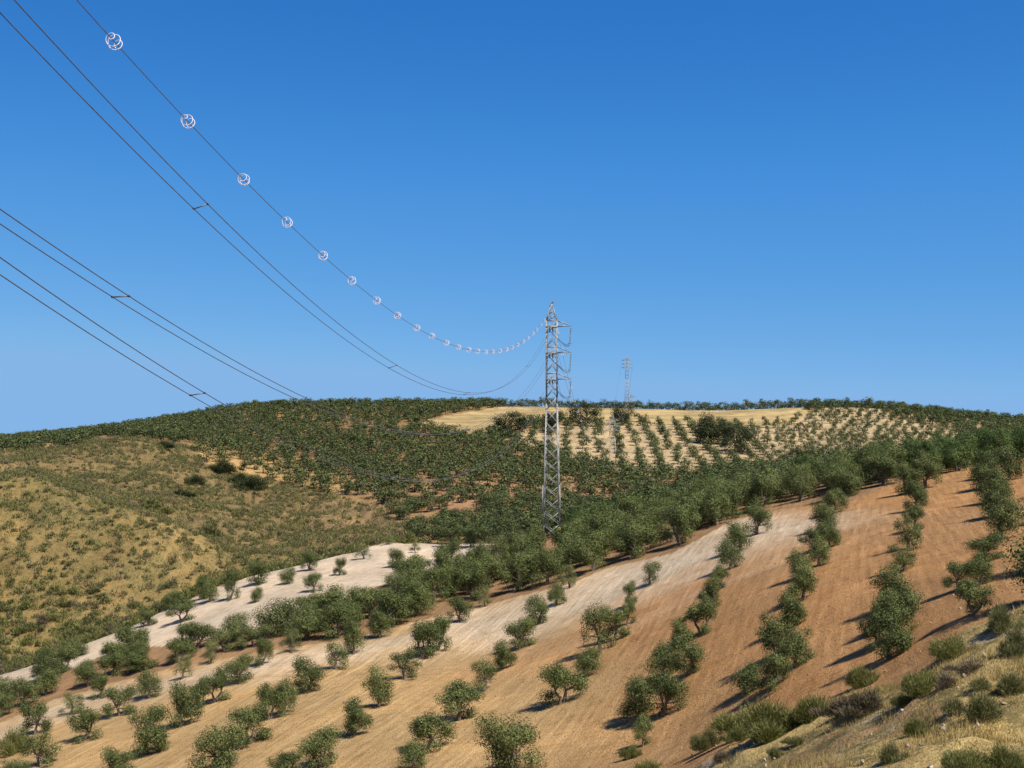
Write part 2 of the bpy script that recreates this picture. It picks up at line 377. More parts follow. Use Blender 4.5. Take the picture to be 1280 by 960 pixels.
# ------------------------------------------------------------------ the ground sheet
def build_ground():
    cols = np.concatenate([np.arange(-2200, -100, 60), np.arange(-100, 1381, 3.4), np.arange(1400, 3501, 60)])
    rows = [2.0]
    while rows[-1] < 28: rows.append(rows[-1] * 1.06)
    while rows[-1] < 650: rows.append(rows[-1] * 1.0072)
    while rows[-1] < 6000: rows.append(rows[-1] * 1.12)
    rows = np.array(rows)
    PX, Y = np.meshgrid(cols, rows, indexing='ij')
    X = (PX - 640) / F * Y
    Z = gz(PX, Y)
    PY = row_of(Z, Y)
    m = masks(PX, PY, X, Y)
    # fine relief on top of the profile
    fine = (vnoise(X, Y, 1.1, 61, 3) * 0.16) * (m['bank'] * 2.6 + (m['scrub1'] | m['scrub2']) * 1.6 + 0.35)
    # ripple of hay windrows
    Z = Z + fine * (Y < 500) * smooth(10, 30, Y)
    path = np.interp(PX, *PATH)
    # a low bank just above the dirt track
    C = np.zeros(PX.shape + (3,))
    tan = np.array((0.60, 0.405, 0.19)); red = np.array((0.51, 0.285, 0.122)); pale = np.array((0.73, 0.59, 0.425))
    nb = vnoise(X, Y, 26, 71, 3); ns = vnoise(X, Y, 7, 72, 3)
    rx = smooth(560, 960, PX + nb * 500 + (PY - 800) * 0.3)[..., None]
    C[:] = tan * (1 - rx) + red * rx
    # pale, dusty, driven soil
    d1 = np.exp(-((PX - (850 + (700 - PY) * 2.7)) / (105 + 60 * ns)) ** 2) * smooth(850, 780, PY) * smooth(630, 660, PY)
    d2 = np.exp(-((PY - path - 16) / (13 + 10 * ns)) ** 2) * (PX < 780)
    pa = np.clip(np.maximum(d1 * 1.0, d2 * 0.75) + ns * 0.5 * (d1 + d2 > 0.1), 0, 1)[..., None]
    C = C * (1 - pa) + pale * pa
    def setm(mask, rgb, jitter=0.25, seed=80, sc=9):
        k = 1 + vnoise(X, Y, sc, seed, 3)[..., None] * jitter * 2
        C[mask] = (np.array(rgb) * k)[mask]
    crest = np.interp(PX, kpx, kY[:, 6])
    setm(Y > crest + 4, (0.36, 0.235, 0.115), 0.3, 81, 30)
    dens = (Y < crest + 4) & (PY < path - 2)
    setm(dens & (PX < 1130), (0.40, 0.25, 0.13), 0.2, 82)
    setm(m['chalk'], (0.74, 0.61, 0.455), 0.25, 83)
    setm(m['scrub1'], (0.32, 0.225, 0.092), 0.45, 84, 10)
    gp = smooth(0.02, 0.2, vnoise(X, Y, 18, 160, 3))[..., None] * m['scrub1'][..., None] * 0.75
    C = C * (1 - gp) + np.array((0.24, 0.20, 0.082)) * gp
    setm(m['scrub2'], (0.285, 0.195, 0.098), 0.45, 85, 14)
    setm(m['redlow'], (0.44, 0.26, 0.14), 0.25, 86)
    setm(m['straw'], (0.50, 0.34, 0.15), 0.15, 87)
    setm(m['cream'], (0.54, 0.42, 0.25), 0.25, 88)
    k = 1 + 0.18 * np.sin((Y + X * 0.12) * 1.1 + vnoise(X, Y, 20, 92, 2) * 14)[..., None] + vnoise(X, Y, 12, 93, 3)[..., None] * 0.5
    C[m['hay']] = (np.array((0.50, 0.385, 0.19)) * k)[m['hay']]
    far_r = (Y > 400) & (PX > 1130) & (PY < 575)
    setm(far_r & ~m['cream'], (0.44, 0.33, 0.19), 0.3, 94)
    setm(m['bank'], (0.52, 0.39, 0.165), 0.5, 89, 3)
    redb = m['bank'] & (vnoise(X, Y, 6, 90, 3) > 0.13)
    setm(redb, (0.42, 0.275, 0.14), 0.3, 91, 3)
    paleb = m['bank'] & (vnoise(X, Y, 5, 95, 3) > 0.19)
    setm(paleb, (0.50, 0.41, 0.27), 0.2, 96, 3)
    bare = (m['scrub1'] | m['scrub2']) & (PX + nb * 200 > 415)
    setm(bare, (0.36, 0.235, 0.135), 0.3, 99, 10)
    rbb = m['scrub2'] & (vnoise(X, Y, 25, 97, 3) > 0.24)
    setm(rbb, (0.36, 0.21, 0.11), 0.3, 98, 8)
    nr, nc = len(rows), len(cols)
    V = np.stack([X, Y, Z], -1).reshape(-1, 3)
    idx = np.arange(nc * nr).reshape(nc, nr)
    Fa = np.stack([idx[:-1, :-1], idx[1:, :-1], idx[1:, 1:], idx[:-1, 1:]], -1).reshape(-1, 4)
    me = mesh_np('hillside', V, Fa, M_soil)
    me.polygons.foreach_set('use_smooth', np.ones(len(me.polygons), bool))
    a = me.attributes.new('soil', 'FLOAT_COLOR', 'POINT')
    a.data.foreach_set('color', np.concatenate([np.clip(C * 0.66, 0, 1), np.ones(PX.shape + (1,))], -1).astype(np.float32).ravel())
    furrow = ((Y < crest) & ~m['bank']).astype(np.float32) * (1 - 0.4 * m['chalk'])
    a = me.attributes.new('furrow', 'FLOAT', 'POINT'); a.data.foreach_set('value', furrow.astype(np.float32).ravel())
    rough = (m['scrub1'] | m['scrub2'] | m['bank']).astype(np.float32)
    a = me.attributes.new('rough', 'FLOAT', 'POINT'); a.data.foreach_set('value', rough.ravel())
    link('hillside', me, kind='structure')
build_ground()

# ------------------------------------------------------------------ foliage meshes
def rand_dirs(n, rng):
    v = rng.normal(size=(n, 3)); return v / np.linalg.norm(v, axis=1)[:, None]
def quads(cen, nrm, size, aspect, rng, up=None):
    n = len(cen)
    a = rand_dirs(n, rng) if up is None else up
    t = np.cross(nrm, a); t /= (np.linalg.norm(t, axis=1)[:, None] + 1e-6)
    b = np.cross(nrm, t); b /= (np.linalg.norm(b, axis=1)[:, None] + 1e-6)
    s = (size * (0.6 + 0.8 * rng.random(n)))[:, None]
    T = t * s * 0.5; B = b * s * aspect * 0.5
    v = np.stack([cen - T, cen - B * (0.7 + 0.6 * rng.random((n, 1))), cen + T, cen + B * (0.7 + 0.6 * rng.random((n, 1)))], 1)   # leaf-like rhomb
    return v.reshape(-1, 3)

def crown_pts(rng, nclump, nleaf, H, R, base=0.9, lumpy=0.62):
    """clump centres in an uneven crown, then leaf positions and outward directions"""
    cen = []; rad = []
    for k in range(nclump):
        a = rng.random() * 2 * math.pi + k * 2.4; e = rng.random() ** 0.8
        hh = base + (H - base) * (0.18 + 0.66 * rng.random())
        prof = math.sin(math.pi * min(0.95, max(0.14, (hh - base * 0.6) / (H - base * 0.5)))) ** 0.6
        rr = R * lumpy * prof * (0.35 + 0.75 * e)
        cen.append((rr * math.cos(a), rr * math.sin(a), hh)); rad.append(R * (0.24 + 0.17 * rng.random()))
    cen.append((0, 0, base + (H - base) * 0.6)); rad.append(R * 0.52)
    cen = np.array(cen); rad = np.array(rad)
    p = rad ** 2.4; p /= p.sum()
    k = rng.choice(len(cen), nleaf, p=p)
    d = rand_dirs(nleaf, rng)
    r = rng.random(nleaf) ** 0.42
    # ragged clump surface
    r = r * (0.86 + 0.3 * rng.random(nleaf))
    pts = cen[k] + d * (rad[k] * r)[:, None] * np.array((1, 1, 0.85))
    r95 = np.percentile(np.hypot(pts[:, 0], pts[:, 1]), 95); zlo, zhi = np.percentile(pts[:, 2], 3), np.percentile(pts[:, 2], 99)
    sc = np.array((R / r95, R / r95, (H - base * 0.6) / (zhi - zlo)))
    off = np.array((0, 0, base * 0.6 - zlo * sc[2]))
    return pts * sc + off, d, cen * sc + off, rad * sc[0]

def tube(pts, rads, sides=6):
    pts = np.array(pts, float); V = []; Fa = []
    for i in range(len(pts)):
        d = pts[min(i + 1, len(pts) - 1)] - pts[max(i - 1, 0)]; d /= (np.linalg.norm(d) + 1e-9)
        u = np.cross(d, (0.3, 0.9, 0.2)); u /= np.linalg.norm(u); w_ = np.cross(d, u)
        for s in range(sides):
            a = 2 * math.pi * s / sides; V.append(pts[i] + (u * math.cos(a) + w_ * math.sin(a)) * rads[i])
    for i in range(len(pts) - 1):
        for s in range(sides):
            a = i * sides + s; b = i * sides + (s + 1) % sides
            Fa.append((a, b, b + sides, a + sides))
    return np.array(V), np.array(Fa)
def join(parts):
    V = []; Fa = []; o = 0
    for v, f in parts:
        V.append(v); Fa.append(f + o); o += len(v)
    return np.concatenate(V), np.concatenate(Fa)

def olive_variant(seed, mat, nleaf=3600, H=4.0, R=2.1, leaf=0.155, nclump=13, stems=None, base=0.72):
    rng = np.random.default_rng(seed)
    pts, d, cen, rad = crown_pts(rng, nclump, nleaf, H, R, base)
    nrm = d * 1.5 + rand_dirs(len(d), rng) * 0.6 + np.array((0, 0, 0.25)); nrm /= np.linalg.norm(nrm, axis=1)[:, None]
    v = quads(pts, nrm, leaf, 0.5, rng)
    f = np.arange(len(v)).reshape(-1, 4)
    crown = mesh_np('olive_crown', v, f, mat)
    tubes = []
    ns = stems or rng.integers(1, 4)
    tops = []
    for s in range(ns):
        a = rng.random() * 6.28; lean = 0.12 + 0.30 * rng.random() if ns > 1 else 0.15
        b0 = np.array((0.12 * math.cos(a) * (ns > 1), 0.12 * math.sin(a) * (ns > 1), -0.4))
        b1 = b0 + np.array((lean * .4 * math.cos(a), lean * .4 * math.sin(a), 0.9)); b2 = b1 + np.array((lean * 1.6 * math.cos(a + .5), lean * 1.6 * math.sin(a + .5), 0.65))
        th = 0.19 / math.sqrt(ns) + 0.03
        tubes.append(tube([b0, (b0 + b1) / 2 + rng.normal(size=3) * .04, b1, b2], [th * 1.7, th * 1.15, th, th * .75], 7)); tops.append(b2)
    for c in cen:
        t = min(tops, key=lambda q: np.linalg.norm(q - c))
        mid = (t + c) / 2 + rng.normal(size=3) * 0.12 + np.array((0, 0, 0.1))
        tubes.append(tube([t, mid, c, c + (c - t) * 0.25], [0.075, 0.05, 0.028, 0.01], 5))
    tv, tf = join(tubes)
    return crown, mesh_np('olive_trunk', tv, tf, M_bark)

V_OL = [olive_variant(100 + i, M_olive, nleaf=8500, R=2.15, nclump=10 + i % 4, base=0.5 + 0.1 * (i % 4)) for i in range(8)]
V_BUSHY = [olive_variant(120 + i, M_olive, nleaf=11000, R=2.15, nclump=13, base=0.5, leaf=0.14) for i in range(3)]
V_OPEN = [olive_variant(140 + i, M_olive, nleaf=5000, R=2.15, nclump=8, leaf=0.15) for i in range(3)]
V_PALE = [olive_variant(150 + i, M_olive_pale, nleaf=4200, R=2.15, nclump=8, leaf=0.15, stems=1, base=1.1) for i in range(3)]
V_GREEN = [olive_variant(160 + i, M_young, nleaf=8500, R=2.15, nclump=12) for i in range(4)]
V_OAK = [olive_variant(180 + i, M_oak, nleaf=5000, R=2.5, H=4.2, nclump=15, leaf=0.2, base=0.7) for i in range(3)]

trees = []       # dicts: pos, h, w, variant set, label, group, name
def ordinal(n): return ['first','second','third','fourth','fifth','sixth','seventh','eighth','ninth','tenth','eleventh','twelfth','thirteenth','fourteenth'][n]

# rows counted from the right of the picture: (base px, base row, height px, width px)
ROWS = [
 [(1218,769,42,50),(1199,738,36,38),(1226,731,38,34),(1233,702,34,46),(1251,674,52,46),(1238,648,44,42),(1246,628,42,46),(1226,612,40,42),(1236,598,36,40),(1262,600,40,40)],
 [(1111,824,62,60),(1092,812,44,40),(1122,797,58,60),(1106,786,44,44),(1116,760,50,52),(1128,714,32,46),(1135,687,38,40),(1142,664,32,28),(1147,638,34,34),(1133,618,36,38),(1158,610,36,38)],
 [(932,869,40,44),(965,864,46,48),(994,834,46,44),(970,822,52,46),(985,788,46,44),(1004,750,44,40),(1001,723,34,32),(1023,708,36,32),(1019,690,34,36),(1037,684,32,32),(1034,662,34,36),(1043,642,30,34)],
 [(803,934,38,27),(797,899,54,50),(833,893,52,52),(861,844,48,48),(828,848,42,44),(876,793,44,42),(849,808,34,34),(891,760,38,32),(899,738,30,24),(913,712,36,36),(925,688,36,36),(947,668,36,34)],
 [(640,966,70,78),(704,879,48,58),(731,846,38,38),(750,815,58,46),(768,800,40,36),(784,781,30,22),(788,758,30,20),(813,731,29,30)],
 [(516,964,34,40),(537,937,46,62),(573,901,46,58),(605,864,37,42),(627,837,34,34),(650,811,39,42),(674,780,34,34),(695,757,30,26),(712,735,29,24)],
 [(400,961,48,54),(442,920,44,42),(474,884,48,36),(506,849,36,44),(528,822,46,44),(547,813,42,36),(576,777,30,32),(606,758,24,20)],
 [(358,974,32,46),(270,965,58,64),(314,930,48,54),(338,900,44,34),(355,893,44,36),(386,865,42,42),(420,837,36,32),(442,817,44,30),(475,797,36,32)],
 [(141,970,34,48),(183,943,58,56),(227,908,52,48),(250,884,34,28),(269,878,40,40),(299,854,34,40),(328,832,33,26),(364,816,28,24)],
 [(50,958,42,52),(104,926,38,46),(150,895,36,40),(186,873,34,36),(228,849,32,24),(264,829,28,22)],
 [(20,972,22,40),(43,918,42,38),(89,893,26,32),(123,873,30,28)],
]
ROWNAME = ['the rightmost tree row','the second tree row from the right','the third tree row from the right','the fourth tree row from the right','the fifth tree row from the right','the sixth tree row from the right','the seventh tree row from the right','the fifth tree row from the left','the fourth tree row from the left','the third tree row from the left','the leftmost foreground tree row']
ROWNAME[7] = 'the row left of the seventh'; ROWNAME[7] = 'the fourth tree row from the left'; ROWNAME[8] = 'the third tree row from the left'; ROWNAME[9] = 'the second tree row from the left'
hand_px = []
for ri, row in enumerate(ROWS):
    for ti, (px, py, h, wd) in enumerate(row):
        p = hit(px, min(py, 1000)); s = p.y / F
        H = h * s * 1.03; W = wd * s * 1.02
        form = 'broad' if wd > h * 1.12 else ('narrow' if wd < h * 0.86 else 'rounded')
        vs = V_BUSHY if h >= 54 else V_OL
        if (ri, ti) in ((5, 8), (6, 7), (9, 4), (9, 5), (8, 7)): vs = V_PALE; form = 'pale thin'
        elif (ri, ti) in ((1, 5), (1, 6), (4, 7), (6, 3), (5, 3), (4, 3), (9, 0), (7, 6), (10, 2)): vs = V_OPEN
        trees.append(dict(p=p, h=H, w=W, vs=vs, label='%s olive tree, %s from the bottom in %s' % (form, ordinal(ti), ROWNAME[ri]), group='olive trees in the open foreground rows', pri=0))
        hand_px.append((p.x, p.y))

CHALKT = [(116,798,16,16,'small olive tree at the lower left end of the white chalky strip'),
 (185,782,21,24,'dark olive tree at the left on the upper edge of the chalky strip'),
 (215,760,23,27,'broad olive tree on the upper edge of the chalky strip, third from left'),
 (257,748,29,26,'dark olive tree on the chalky strip beside two taller ones'),
 (288,750,38,24,'tallest olive tree at the upper edge of the white chalky strip'),
 (321,731,31,30,'dark round olive tree just right of the tallest on the chalky strip'),
 (319,753,20,18,'small thin olive tree alone low on the white chalky strip'),
 (359,730,21,22,'thin pale olive tree in the middle of the white chalky strip'),
 (388,713,24,24,'olive tree on the upper edge of the white chalky strip near its middle'),
 (391,740,24,24,'olive tree with a long shadow low in the middle of the chalky strip'),
 (425,719,22,18,'olive tree right of the middle of the white chalky strip'),
 (455,699,18,24,'flat olive tree near the upper edge of the chalky strip'),
 (494,709,24,24,'round olive tree in the right part of the white chalky strip'),
 (519,691,14,15,'tiny olive tree in the right part of the white chalky strip'),
 (563,701,27,34,'wide olive tree at the right end of the white chalky strip'),
 (588,684,22,20,'grey olive tree at the far right corner of the chalky strip'),
 (551,674,14,20,'low olive tree on the top right edge of the chalky strip'),
 (485,681,12,18,'very small olive tree on the top edge of the chalky strip')]
for i, (px, py, h, wd, lab) in enumerate(CHALKT):
    p = hit(px, py); s = p.y / F
    trees.append(dict(p=p, h=h * s, w=wd * s, vs=V_PALE if h < 21 and i % 2 else V_OL, label=lab, group='olive trees on the white chalky strip', pri=0))
    hand_px.append((p.x, p.y))
OAKT = [(638,545,26,44,'dark oak clump on the left below the golden hay field'),
 (732,533,26,36,'dark round oak standing on the edge of the hay field right of the pylon'),
 (690,540,22,30,'dark oak directly behind the near pylon below the hay field'),
 (778,532,24,24,'dark oak on the hay field edge below the far hilltop pylon'),
 (887,554,32,40,'big dark oak, left one of the pair on the right hill'),
 (921,566,34,44,'big dark oak, right one of the pair on the right hill'),
 (905,556,24,30,'dark oak filling the gap in the pair on the right hill'),
 (1010,577,16,34,'low dark oak right of the big pair on the cream orchard edge'),
 (740,645,22,38,'dark broad oak in the hollow just right of the near pylon'),
 (615,650,18,46,'dark low oak in the hollow left of the near pylon'),
 (560,655,16,30,'dark low oak in the hollow by the red soil')]
for px, py, h, wd, lab in OAKT:
    p = hit(px, py, 300 if py < 600 else 240); s = p.y / F
    trees.append(dict(p=p, h=h * s * 1.12, w=wd * s * 1.15, vs=V_OAK, label=lab, group='dark holm oaks among the groves', pri=0, name='oak_tree', cat='oak tree'))
    hand_px.append((p.x, p.y))
# trees just outside the right edge whose shadows reach in
for px, py in ((1316,772),(1322,712),(1326,655),(1332,620)):
    p = hit(px, py, 62); trees.append(dict(p=p, h=4, w=4.2, vs=V_OL, label='olive tree at the right edge of the picture casting shadow on red soil', group='olive trees beyond the right edge', pri=1))

hand = np.array(hand_px)
# planted grids: near dense band, hollow, far hill
def grid(sp_r, sp_c, ang, jit, y0, y1, seed):
    rng = np.random.default_rng(seed)
    a = math.radians(ang); ca, sa = math.cos(a), math.sin(a)
    out = []
    R_ = 760
    u = np.arange(-R_, R_, sp_r); v = np.arange(-R_, R_, sp_c)
    U, Vv = np.meshgrid(u, v); U = U + rng.normal(size=U.shape) * jit; Vv = Vv + rng.normal(size=U.shape) * jit
    X = U * ca + Vv * sa; Y = -U * sa + Vv * ca + 0
    m = (Y > y0) & (Y < y1)
    X, Y = X[m], Y[m]; px = 640 + X / Y * F
    m = (px > -60) & (px < 1345)
    X, Y, px = X[m], Y[m], px[m]
    Z = gz(px, Y); py = row_of(Z, Y)
    return X, Y, Z, px, py, rng
def too_close(x, y, d=3.4):
    return bool(np.any((hand[:, 0] - x) ** 2 + (hand[:, 1] - y) ** 2 < d * d))

X, Y, Z, px, py, rng = grid(5.6, 5.3, 14, 0.7, 100, 300, 5)
mk = masks(px, py, X, Y)
crest = np.interp(px, kpx, kY[:, 6]); path = np.interp(px, *PATH)
for i in range(len(X)):
    if (mk['chalk'][i] and not (px[i] < 300 and rng.random() < 0.2)) or mk['scrub1'][i] or mk['bank'][i]: continue
    if Y[i] < crest[i] + 5 and py[i] > path[i] - 5: continue
    if px[i] > 1170 and py[i] > 590 and Y[i] < 180: continue
    if Y[i] > crest[i] + 5 and px[i] < 500: continue
    if in_poly(px[i], py[i] - 19, CHALK) and rng.random() < (0.66 if px[i] > 440 else 0.15): continue
    if too_close(X[i], Y[i]): continue
    h = rng.uniform(3.4, 5.2) * (0.92 if px[i] < 500 else 1.05); wd = rng.uniform(4.4, 6.2)
    if px[i] < 340: h *= 0.84; wd *= 0.8
    if hidden(px[i], Y[i], Z[i] + h): continue
    back = Y[i] > crest[i] - 14
    LM = [(70, 'at the left picture edge'), (150, 'under the left tip of the chalky strip'), (240, 'under the first chalky strip trees'), (330, 'under the tallest chalky strip trees'),
          (410, 'under the middle of the chalky strip'), (490, 'under the chalky strip right half'), (560, 'at the chalky strip right end'), (640, 'between chalky strip and near pylon'),
          (740, 'at the foot of the near pylon'), (810, 'just right of the near pylon'), (880, 'above the pale driven soil'), (960, 'above the fourth row from the right'), (1040, 'above the third row from the right'),
          (1120, 'left of the second row top'), (1160, 'on the second row top'), (1200, 'between the two rightmost rows'), (1240, 'on the rightmost row top'), (9999, 'at the far right edge')]
    place = next(t for lim, t in LM if px[i] < lim)
    gap = path[i] - py[i]
    zone = 'back' if back else ('front' if gap < 30 else 'middle')
    size = 'tall' if h > 4.5 else ('low' if h < 3.9 else 'mid-sized')
    lab = '%s olive tree, %s of dense band, %s' % (size, zone, place)
    vs = V_OL
    if px[i] > 520 and back: vs = V_GREEN
    if rng.random() < 0.05 and not back: vs = V_PALE
    if abs(px[i] - 691) < 24 and 196 < Y[i] < 230: continue
    trees.append(dict(p=Vector((X[i], Y[i], Z[i])), h=h, w=wd, vs=vs, label=lab, group='olive trees of the dense middle band', pri=1))

def far_patch(sp_r, sp_c, ang, jit, y0, y1, seed, keep, hr, wr):
    X, Y, Z, px, py, rng = grid(sp_r, sp_c, ang, jit, y0, y1, seed)
    mk = masks(px, py, X, Y)
    ok = keep(mk, px, py, X, Y, rng)
    h = rng.uniform(*hr, len(X)); wd = rng.uniform(*wr, len(X))
    ok &= ~hidden(px, Y, Z + h)
    for i in np.nonzero(ok)[0]:
        if too_close(X[i], Y[i], 4.5): continue
        trees.append(dict(p=Vector((X[i], Y[i], Z[i])), h=h[i], w=wd[i], vs=V_OL, label='olive tree on the far hill', group='olive trees of the far hill', pri=2))
# dense grove, left and centre
far_patch(5.6, 5.0, 24, 0.8, 300, 640, 11,
    lambda m, px, py, X, Y, r: ~(m['scrub1'] | m['scrub2'] | m['hay'] | m['cream'] | m['redlow'] | m['straw']) & (Y > np.interp(px, kpx, kY[:, 10]) + 3) & ~((px > 1120) & (Y > 400) & (r.random(len(px)) < 0.1)) & (r.random(len(px)) < 0.93) & ~((py < 545) & (px > 380) & (px < 520) & (r.random(len(px)) < 0.25)),
    (3.3, 4.6), (4.6, 6.2))
far_patch(6.8, 6.2, 24, 0.8, 290, 480, 12,
    lambda m, px, py, X, Y, r: m['redlow'] & (r.random(len(px)) < 0.8), (3.6, 4.8), (4.8, 6.4))
far_patch(7.6, 6.6, 20, 0.8, 330, 600, 13, lambda m, px, py, X, Y, r: m['straw'] & (r.random(len(px)) < 0.85), (3.4, 4.6), (4.6, 6.2))
# cream orchards: clear rows
far_patch(6.4, 8.4, 3, 0.6, 400, 640, 14, lambda m, px, py, X, Y, r: m['cream'] & (px < 960) & (r.random(len(px)) < 0.88), (2.8, 4.4), (3.2, 4.8))
far_patch(5.9, 7.8, -14, 0.5, 400, 650, 15, lambda m, px, py, X, Y, r: m['cream'] & (px >= 960) & (r.random(len(px)) < 0.93), (2.5, 3.9), (2.9, 4.3))
# tree belt standing along the skyline
for i in range(330):
    rng = np.random.default_rng(900 + i)
    px_ = -20 + i * 4.1; Y_ = np.interp(px_, kpx, kY[:, 14]) + rng.uniform(-2, 20)
    z_ = float(gz(px_, Y_)); hh = rng.uniform(3.4, 5.2) if px_ > 560 else rng.uniform(2.8, 4.0)
    if 560 < px_ < 930: hh *= 0.9
    trees.append(dict(p=Vector(((px_ - 640) / F * Y_, Y_, z_)), h=hh, w=rng.uniform(4, 6), vs=V_OL, label='', group='far', pri=2))

edge = [t for t in trees if t['group'] == 'olive trees of the dense middle band']
def t_px(t): return 640 + t['p'].x / t['p'].y * F
for t in edge: t['gap'] = np.interp(t_px(t), *PATH) - row_of(t['p'].z, t['p'].y)
fr = []
for t in sorted(edge, key=lambda t: t['gap']):
    if t['gap'] < 34 and all(abs(t_px(t) - t_px(q)) > 14 for q in fr): fr.append(t)
fr.sort(key=t_px)
WORDS = 'first second third fourth fifth sixth seventh eighth ninth tenth eleventh twelfth thirteenth fourteenth fifteenth sixteenth seventeenth eighteenth nineteenth twentieth'.split()
TENS = ['twenty', 'thirty', 'forty', 'fifty', 'sixty', 'seventy']
def ordn(n):
    if n < 20: return WORDS[n]
    return TENS[(n + 1) // 10 - 2] + ('-' + WORDS[(n + 1) % 10 - 1] if (n + 1) % 10 else 'th')
for i, t in enumerate(fr): t['label'] = '%s olive tree from the left along the lower edge of the dense band' % ordn(i).replace('tyth', 'tieth')
trees.sort(key=lambda t: (t['pri'] > 0, t['p'].y / (t['h'])) if t['pri'] == 0 else (True, t['p'].y))
oaks = [t for t in trees if t.get('name') == 'oak_tree']
olives = [t for t in trees if t.get('name') != 'oak_tree']
print('TREES', len(olives), len(oaks), sum(t['p'].y < 340 for t in olives[300:]), 'edge', len(fr))
indiv = olives[:300] + oaks; rest = olives[300:]

def place_tree(t, i, rng):
    vs = t['vs']; crown, trunk = vs[int(rng.integers(len(vs)))]
    R = 2.15 if vs is not V_OAK else 2.5
    e = bpy.data.objects.new(t.get('name', 'olive_tree'), None); COL.objects.link(e)
    e.empty_display_size = 0.5
    e.location = t['p']; e.rotation_euler = (0, 0, rng.random() * 6.28)
    sxy = t['w'] / (2 * R); sz = t['h'] / 4.0
    e.scale = (sxy, sxy, sz)
    e['label'] = t['label']; e['category'] = t.get('cat', 'olive tree'); e['group'] = t['group']
    for nm, me in (('trunk', trunk), ('crown', crown)):
        c = bpy.data.objects.new(nm, me); COL.objects.link(c); c.parent = e
rng = np.random.default_rng(77)
for i, t in enumerate(indiv): place_tree(t, i, rng)

# the remaining trees of the far hill: one joined mesh of leaf clumps and trunks
def low_variant(seed, nleaf, leaf):
    rng = np.random.default_rng(seed)
    pts, d, cen, rad = crown_pts(rng, 7, nleaf, 4.0, 2.0, 0.6, 0.5)
    nrm = d * 1.5 + rand_dirs(len(d), rng) * 0.5 + np.array((0, 0, 0.25)); nrm /= np.linalg.norm(nrm, axis=1)[:, None]
    v = quads(pts, nrm, leaf * 1.25, 1.0, rng).reshape(-1, 4, 3)[:, :3].reshape(-1, 3)
    tv, tf = tube([(0, 0, -0.5), (0.05, 0, 1.0), (0.1, 0.1, 2.4)], [0.2, 0.14, 0.06], 4)
    tf = np.concatenate([tf[:, [0, 1, 2]], tf[:, [0, 2, 3]]])
    return v, tv, tf
LOW = [low_variant(300 + i, 330, 0.40) for i in range(10)]
MID = [low_variant(330 + i, 1300, 0.24) for i in range(8)]
def merged(name, items, sets, mat, label, cat):
    VV = []; TV = []; TF = []; o = 0
    for t in items:
        S = sets(t); v, tv, tf = S[int(rng.integers(len(S)))]
        a = rng.random() * 6.28; ca, sa = math.cos(a), math.sin(a)
        sxy = t['w'] / 4.0; sz = t['h'] / 4.0
        Mx = np.array([[ca * sxy, -sa * sxy, 0], [sa * sxy, ca * sxy, 0], [0, 0, sz]])
        VV.append(v @ Mx.T + np.array(t['p'])); q = tv @ Mx.T + np.array(t['p']); TV.append(q); TF.append(tf + o); o += len(q)
    v = np.concatenate(VV); nl = len(v); f = np.arange(nl).reshape(-1, 3)
    tv = np.concatenate(TV); tf = np.concatenate(TF) + nl
    me = mesh_np(name, np.concatenate([v, tv]), np.concatenate([f, tf]), mat, 3)
    me.materials.append(M_bark)
    mi = np.zeros(len(me.polygons), np.int32); mi[len(f):] = 1
    me.polygons.foreach_set('material_index', mi)
    o_ = link(name, me, label=label, cat=cat, kind='stuff'); return o_
merged('distant_olive_trees', rest, lambda t: MID if t['p'].y < 340 else LOW, M_olive_far,
       'small grey-green olive trees covering the far hill and skyline', 'olive grove')

# ------------------------------------------------------------------ shrubs
def shrub_variant(seed, mat, n, spread=0.55, blade=0.42, width=0.03, H=1.0, R=0.62, name='shrub_twigs'):
    rng = np.random.default_rng(seed)
    nl = 9
    lob = np.concatenate([[[0, 0]], rng.normal(size=(nl - 1, 2)) * R * 0.55]); lr = R * (0.30 + 0.38 * rng.random(nl)); lr[0] = R * 0.6
    lh = H * np.clip(1.0 - 0.5 * np.linalg.norm(lob, axis=1) / R, 0.4, 1) * (0.55 + 0.6 * rng.random(nl))
    k = rng.choice(nl, n, p=lr ** 2 / (lr ** 2).sum())
    d = rand_dirs(n, rng); d[:, 2] = np.abs(d[:, 2]) ** 0.8
    rr = (0.35 + 0.65 * rng.random(n) ** 0.6) * (0.8 + 0.35 * rng.random(n))
    cen = np.stack([lob[k, 0] + d[:, 0] * lr[k] * rr, lob[k, 1] + d[:, 1] * lr[k] * rr, d[:, 2] * lh[k] * rr * 0.9], 1)
    up = d * np.array((1.0, 1.0, 0.8)) + np.array((0, 0, 0.55)) + rng.normal(size=(n, 3)) * 0.28
    up /= np.linalg.norm(up, axis=1)[:, None]
    side = np.cross(up, rand_dirs(n, rng)); side /= np.linalg.norm(side, axis=1)[:, None]
    l = blade * (0.5 + rng.random(n))[:, None]; w_ = width * (0.7 + 0.6 * rng.random(n))[:, None]
    v = np.stack([cen - up * l * .5, cen + side * w_, cen + up * l * .5, cen - side * w_], 1).reshape(-1, 3)
    v[:, 2] = np.maximum(v[:, 2], -0.12)
    return mesh_np(name, v, np.arange(len(v)).reshape(-1, 4), mat)
S_BROOM = [shrub_variant(400 + i, M_broom, 8000, blade=0.15, width=0.007) for i in range(3)]
S_GREYN = [shrub_variant(410 + i, M_greyb, 7000, blade=0.15, width=0.007) for i in range(3)]
S_DEAD = [shrub_variant(420 + i, M_dead, 3600, blade=0.2, width=0.008) for i in range(2)]
S_HILL = [shrub_variant(430 + i, M_greyb, 900, blade=0.24, width=0.028) for i in range(4)]
S_HILLG = [shrub_variant(440 + i, M_broom, 900, blade=0.24, width=0.028) for i in range(3)]
S_HILLD = [shrub_variant(450 + i, M_dead, 700, blade=0.24, width=0.026) for i in range(2)]
